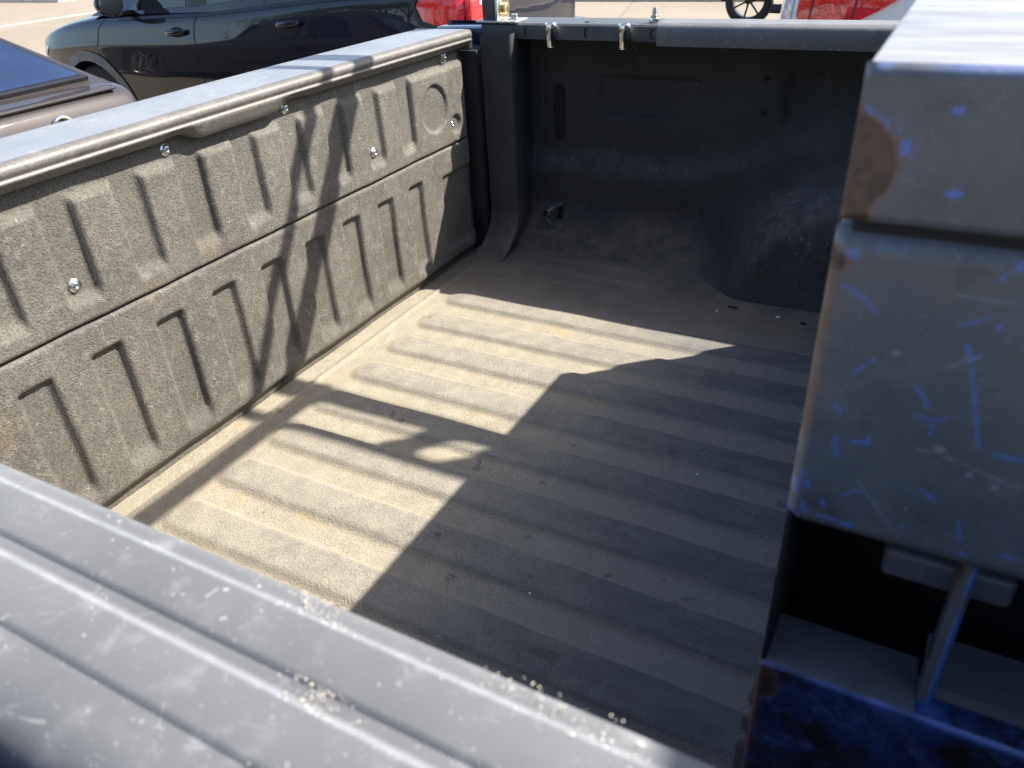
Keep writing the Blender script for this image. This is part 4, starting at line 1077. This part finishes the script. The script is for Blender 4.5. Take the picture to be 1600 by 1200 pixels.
# ------------------------------------------------------------------ motorcycle farther off
def build_moto():
    c = Vector((-1.66, 10.2, -.80))
    root = thing('parked_motorcycle', 'black motorcycle with open spoked alloy wheels standing on the sunlit pavement', 'motorcycle', c)
    mm = mat_simple('black_motorcycle_alloy', (.03, .028, .025), .35, .6)
    def V3(p): return Vector((-p[0], p[1], p[2]))
    for dx, sp in ((0, 7), (1.38, 7)):
        w = bpy.data.objects.new('wheel', None); COL.objects.link(w); w.location = c + Vector((dx, 0, .315)); attach(w, root)
        tb = bm_mesh('tyre', lathe_bm([(.225, -.06), (.29, -.065), (.313, -.03), (.317, 0), (.313, .03), (.29, .065), (.225, .06), (.218, 0), (.225, -.06)], (0, 0, 0), (0, 1, 0), 48)); o = obj('tyre', tb, BLACK); o.parent = w
        b = bmesh.new(); merge(b, lathe_bm([(.205, -.05), (.228, -.055), (.228, .055), (.205, .05), (.205, -.05)], (0, 0, 0), (0, 1, 0), 40)); merge(b, cyl_bm((0, -.07, 0), (0, .07, 0), .045, 20))
        for k in range(sp):
            merge(b, box_bm((.03, -.014, -.011), (.215, .014, .011), .003, 1), Matrix.Rotation(2 * math.pi * k / sp, 4, 'Y'))
        o = obj('rim', bm_mesh('rim', b), mm, auto=.6); o.parent = w
    t = bmesh.new(); merge(t, tube_bm([c + V3(p) for p in ((0, .09, .315), (-.45, .10, .42), (-.62, .05, .62), (-.95, .03, .86), (-1.06, .0, .92))], .03, 10)); merge(t, tube_bm([c + V3(p) for p in ((0, -.09, .315), (-.45, -.10, .42), (-.62, -.05, .62), (-.95, -.03, .86))], .03, 10))
    part('frame', t, mm, root)
    for s in (-1, 1): part('fork', tube_bm([c + Vector((1.38, s * .09, .315)), c + Vector((1.14, s * .09, .78)), c + Vector((1.06, s * .09, .98))], .022, 10), CHROME, root)
    part('engine', box_bm(c + Vector((.50, -.17, .20)), c + Vector((.92, .17, .58)), .05, 3), mm, root)
    part('silencer', tube_bm([c + V3(p) for p in ((-.80, -.16, .26), (-.42, -.20, .235), (-.33, -.205, .24))], .055, 14), BLACK, root)
    part('fuel_tank', box_bm(c + Vector((.55, -.14, .66)), c + Vector((1.0, .14, .90)), .07, 4), BLACK, root)
    part('seat', box_bm(c + Vector((-.05, -.13, .66)), c + Vector((.60, .13, .76)), .04, 3), BLACK, root)
    part('rear_fender', box_bm(c + Vector((-.30, -.08, .645)), c + Vector((.12, .08, .675)), .012, 2), mm, root)
    part('handlebar', tube_bm([c + V3(p) for p in ((-.95, -.36, 1.02), (-1.05, -.1, .98), (-1.05, .1, .98), (-.95, .36, 1.02))], .013, 8), CHROME, root)
    part('head_lamp', lathe_bm([(.001, -.08), (.07, -.05), (.085, 0), (.07, .01), (.001, .015)], c + Vector((1.2, 0, .86)), (1, 0, 0), 20), CHROME, root)
    hb = bmesh.new(); merge(hb, cyl_bm(c + Vector((-.33, 0, .30)), c + Vector((-.33, 0, .66)), .045, 14, .07, .01)); part('mud_flap', hb, BLACK, root)
build_moto()
# pale kerb line beyond the motorcycle
kerb((-6.0, 12.9), (-1.9, 13.3), .16, KERB); kerb((-1.2, 13.4), (14, 13.8), .16, KERB)
wb = box_bm((-21.4, 13.2, -.71), (-20.2, 14.0, -.25), .02); o = obj('block_wall', bm_mesh('block_wall', wb), BRICKW, auto=.6); o['label'] = 'low dusty brown block wall on the pale kerb across the road'; o['category'] = 'wall'

# ------------------------------------------------------------------ trees behind the photographer (mirrored in the SUV's doors)
def leaf_mat():
    s = NT('leaves'); n = s.noise(3, 4); r = s.n.new('ShaderNodeObjectInfo')
    c = s.mix(s.ramp(n, (.3, 0), (.7, 1)), (.050, .085, .022), (.11, .14, .045)); return s.done(c, .6, .3)
LEAF = leaf_mat(); BARK = mat_simple('bark', (.10, .075, .055), .9, nscale=12)
TREEL = ['round leafy street tree behind the truck, opposite its cab', 'broad leafy street tree behind the truck, opposite its tailgate', 'tall leafy street tree opposite the grey sedan', 'low spreading street tree opposite the front of the dark SUV', 'small leafy street tree farthest down the row from the cab']
def tree(x, y, h, w, label):
    root = thing('street_tree', label, 'tree', (x, y, -.8), 'street trees in a row')
    t = bmesh.new(); merge(t, cyl_bm((x, y, -.82), (x + .05, y, -.8 + h * .45), .16, 12, .10))
    for k in range(6):
        a = k * 1.05; merge(t, cyl_bm((x + .03, y, -.8 + h * .38), (x + w * .55 * math.cos(a), y + w * .55 * math.sin(a), -.8 + h * (.6 + .06 * (k % 3))), .07, 8, .02))
    part('trunk', t, BARK, root)
    n = 9000; cl = RNG.normal(size=(26, 3)); cl /= np.linalg.norm(cl, axis=1)[:, None]; cl *= RNG.uniform(.35, .95, (26, 1))
    pick = RNG.integers(0, 26, n); c = cl[pick] * np.array([w, w, h * .36]) + RNG.normal(size=(n, 3)) * np.array([w, w, h * .36]) * .17
    c += np.array([x, y, -.8 + h * .64]); s = RNG.uniform(.06, .13, n)
    u = RNG.normal(size=(n, 3)); u /= np.linalg.norm(u, axis=1)[:, None]; v = np.cross(u, RNG.normal(size=(n, 3))); v /= np.linalg.norm(v, axis=1)[:, None]
    V = np.stack([c - u * s[:, None], c + v * s[:, None] * .5, c + u * s[:, None], c - v * s[:, None] * .5], 1).reshape(-1, 3)
    me = bpy.data.meshes.new('crown'); q = np.arange(n * 4)
    me.vertices.add(n * 4); me.vertices.foreach_set('co', V.reshape(-1).astype(np.float32)); me.loops.add(n * 4); me.loops.foreach_set('vertex_index', q.astype(np.int32))
    me.polygons.add(n); me.polygons.foreach_set('loop_start', np.arange(0, n * 4, 4, dtype=np.int32)); me.update(calc_edges=True)
    attach(obj('crown', me, LEAF, shade=False), root)
for i, (x, y, h, w) in enumerate(((4.5, -13, 8.0, 3.2), (-1.0, -14.5, 7.2, 3.4), (-6.2, -13.4, 8.4, 3.1), (-11.5, -14.5, 7.0, 3.5), (-17, -13.8, 7.6, 3.2))): tree(x, y, h, w, TREEL[i])
